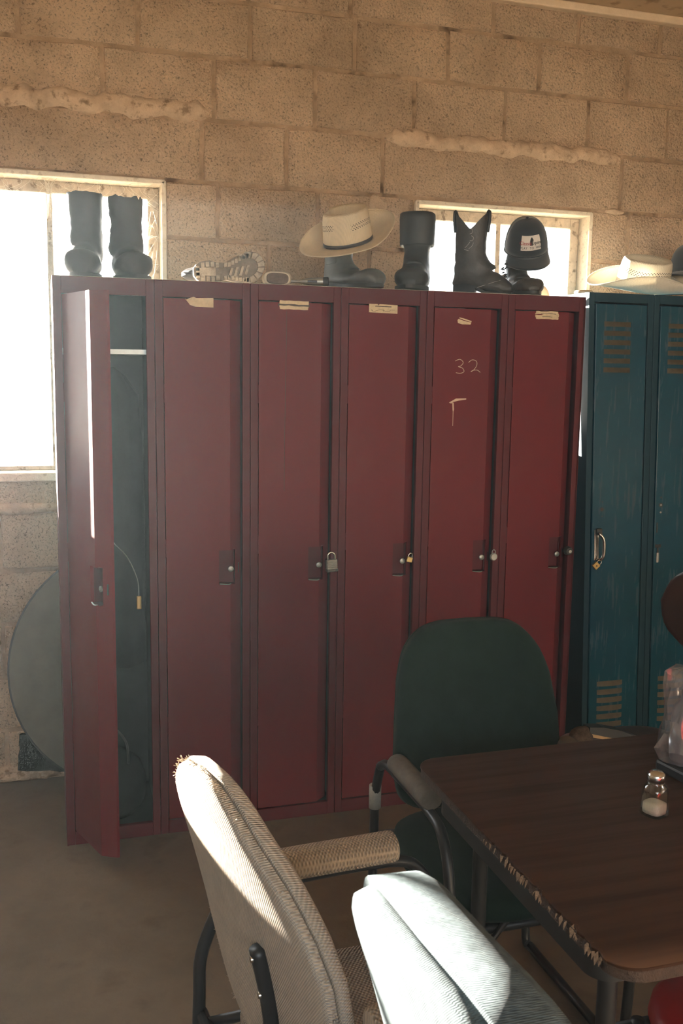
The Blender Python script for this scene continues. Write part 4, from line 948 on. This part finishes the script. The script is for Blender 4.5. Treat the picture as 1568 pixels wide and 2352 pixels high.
office_chair('armchair', 'pale blue-grey woven chair nearest the camera, lit by the sun', (.563, -2.285, 0), radians(2), 'blue_weave', 'blue_weave', 'beige_rib', back_x=-.155, back_h=.525, back_z=.497, jbar=(), thick=(.095, .03), wrap=.3, welt=False, groove=-.0025, p=5.0, shell=.965, arm_y=.235, back_rot=radians(3), ex=4.4, hwtab=[(-1, .20), (0, .222), (.6, .212), (1, .19)], recl=radians(12), arms=(-1,))
gc = office_chair('armchair', 'dark green fabric armchair with black frame at the far side of the table', (.965, -1.16, 0), radians(-90), 'green_fabric', 'green_fabric', 'grey_arm', back_x=-.155, back_h=.46, back_z=.49, wrap=.7, hwtab=[(-1, .225), (-.3, .222), (.3, .210), (.7, .190), (1, .165)], ex=4.6, arm_y=.225, arm_len=.22, arm_z=.64, recl=radians(8), welt=False, arm_r=.026)[0]
office_chair('side_chair', 'dark brown padded chair turned sideways at the right edge', (1.615, -.78, 0), radians(180), 'brown_vinyl', 'brown_vinyl', 'grey_arm', back_x=-.25, back_h=.32, back_z=.70, arms=(), wrap=1.0, recl=radians(8), seat_w=.20, hwtab=[(-1, .12), (-.5, .19), (0, .21), (.5, .20), (1, .13)])
office_chair('side_chair', 'red vinyl chair pushed under the near side of the table', (1.165, -1.965, 0), radians(90), 'red_vinyl', 'red_vinyl', 'grey_arm', back_x=-.24, back_h=.36, back_z=.52, arms=(), wrap=1.0, recl=radians(8))
tp_ = MB().lathe([(.0135, -.03), (.0155, -.03), (.0155, .03), (.0135, .03)], 14).map(lambda q: Vector((-.237+q.x, -.225+q.y, .49+q.z))).obj('tape_wrap', 'tape_silver', gc, smooth=True)

# hand brush on the brown chair's seat
hb = thing('hand_brush', 'brown bristle brush with a black and wood handle lying behind the table', 'brush', (1.425, -.78, .486), (0, 0, 0))
R = [[(x, .026*s*cos(a), .040+.030*s*sin(a)-(.010 if sin(a) < -.5 else 0)) for a in [2*pi*i/24 for i in range(24)]] for x, s in ((-.045, .35), (-.038, .75), (-.02, 1), (.008, 1), (.016, .8))]
MB().loft(R).map(lambda q: q+Vector((.002*noise.noise(q*300), .002*noise.noise(q*280+Vector((5, 0, 0))), .003*noise.noise(q*320+Vector((0, 9, 0)))))).obj('bristle_head', 'bristle', hb, auto=60)
MB().loft([[(x, .020*s, z0) for s in (-1, 1)]+[(x, .020*s, z1) for s in (1, -1)] for x, z0, z1 in ((.010, .044, .054), (.07, .028, .036), (.19, -.002, .006))]).obj('handle_wood', 'wood_pale', hb)
MB().loft([[(x, .021*s, z0) for s in (-1, 1)]+[(x, .017*s, z1) for s in (1, -1)] for x, z0, z1 in ((.006, .055, .072), (.05, .0425, .068), (.11, .0265, .052), (.16, .0145, .030), (.20, .004, .010))]).obj('handle_plate', 'black_paint', hb)
MB().lathe([(0, 0), (.007, 0), (.006, .002), (0, .002)], 14).map(lambda q: Vector((.140+q.x*1.4, -.021-q.z, .028+q.y))).obj('rivet', 'dull_steel', hb)

# ------------------------------------------------------------------ haze volume added to stand in for veiling lens glare
hm = bpy.data.materials.new('haze'); hm.use_nodes = True; MATS['haze'] = hm
hn = hm.node_tree; hn.nodes.remove(hn.nodes['Principled BSDF']); vs = hn.nodes.new('ShaderNodeVolumeScatter')
vs.inputs['Color'].default_value = (.78, .95, 1, 1); vs.inputs['Density'].default_value = .0042; vs.inputs['Anisotropy'].default_value = .9
hn.links.new(vs.outputs[0], hn.nodes['Material Output'].inputs['Volume'])
hz_ = MB().box(XL-.1, XR+.1, YB-.1, YW+.15, -.05, ZC+.05).obj('glare_veil', 'haze'); struct(hz_, 'thin haze volume added for the glare veil')
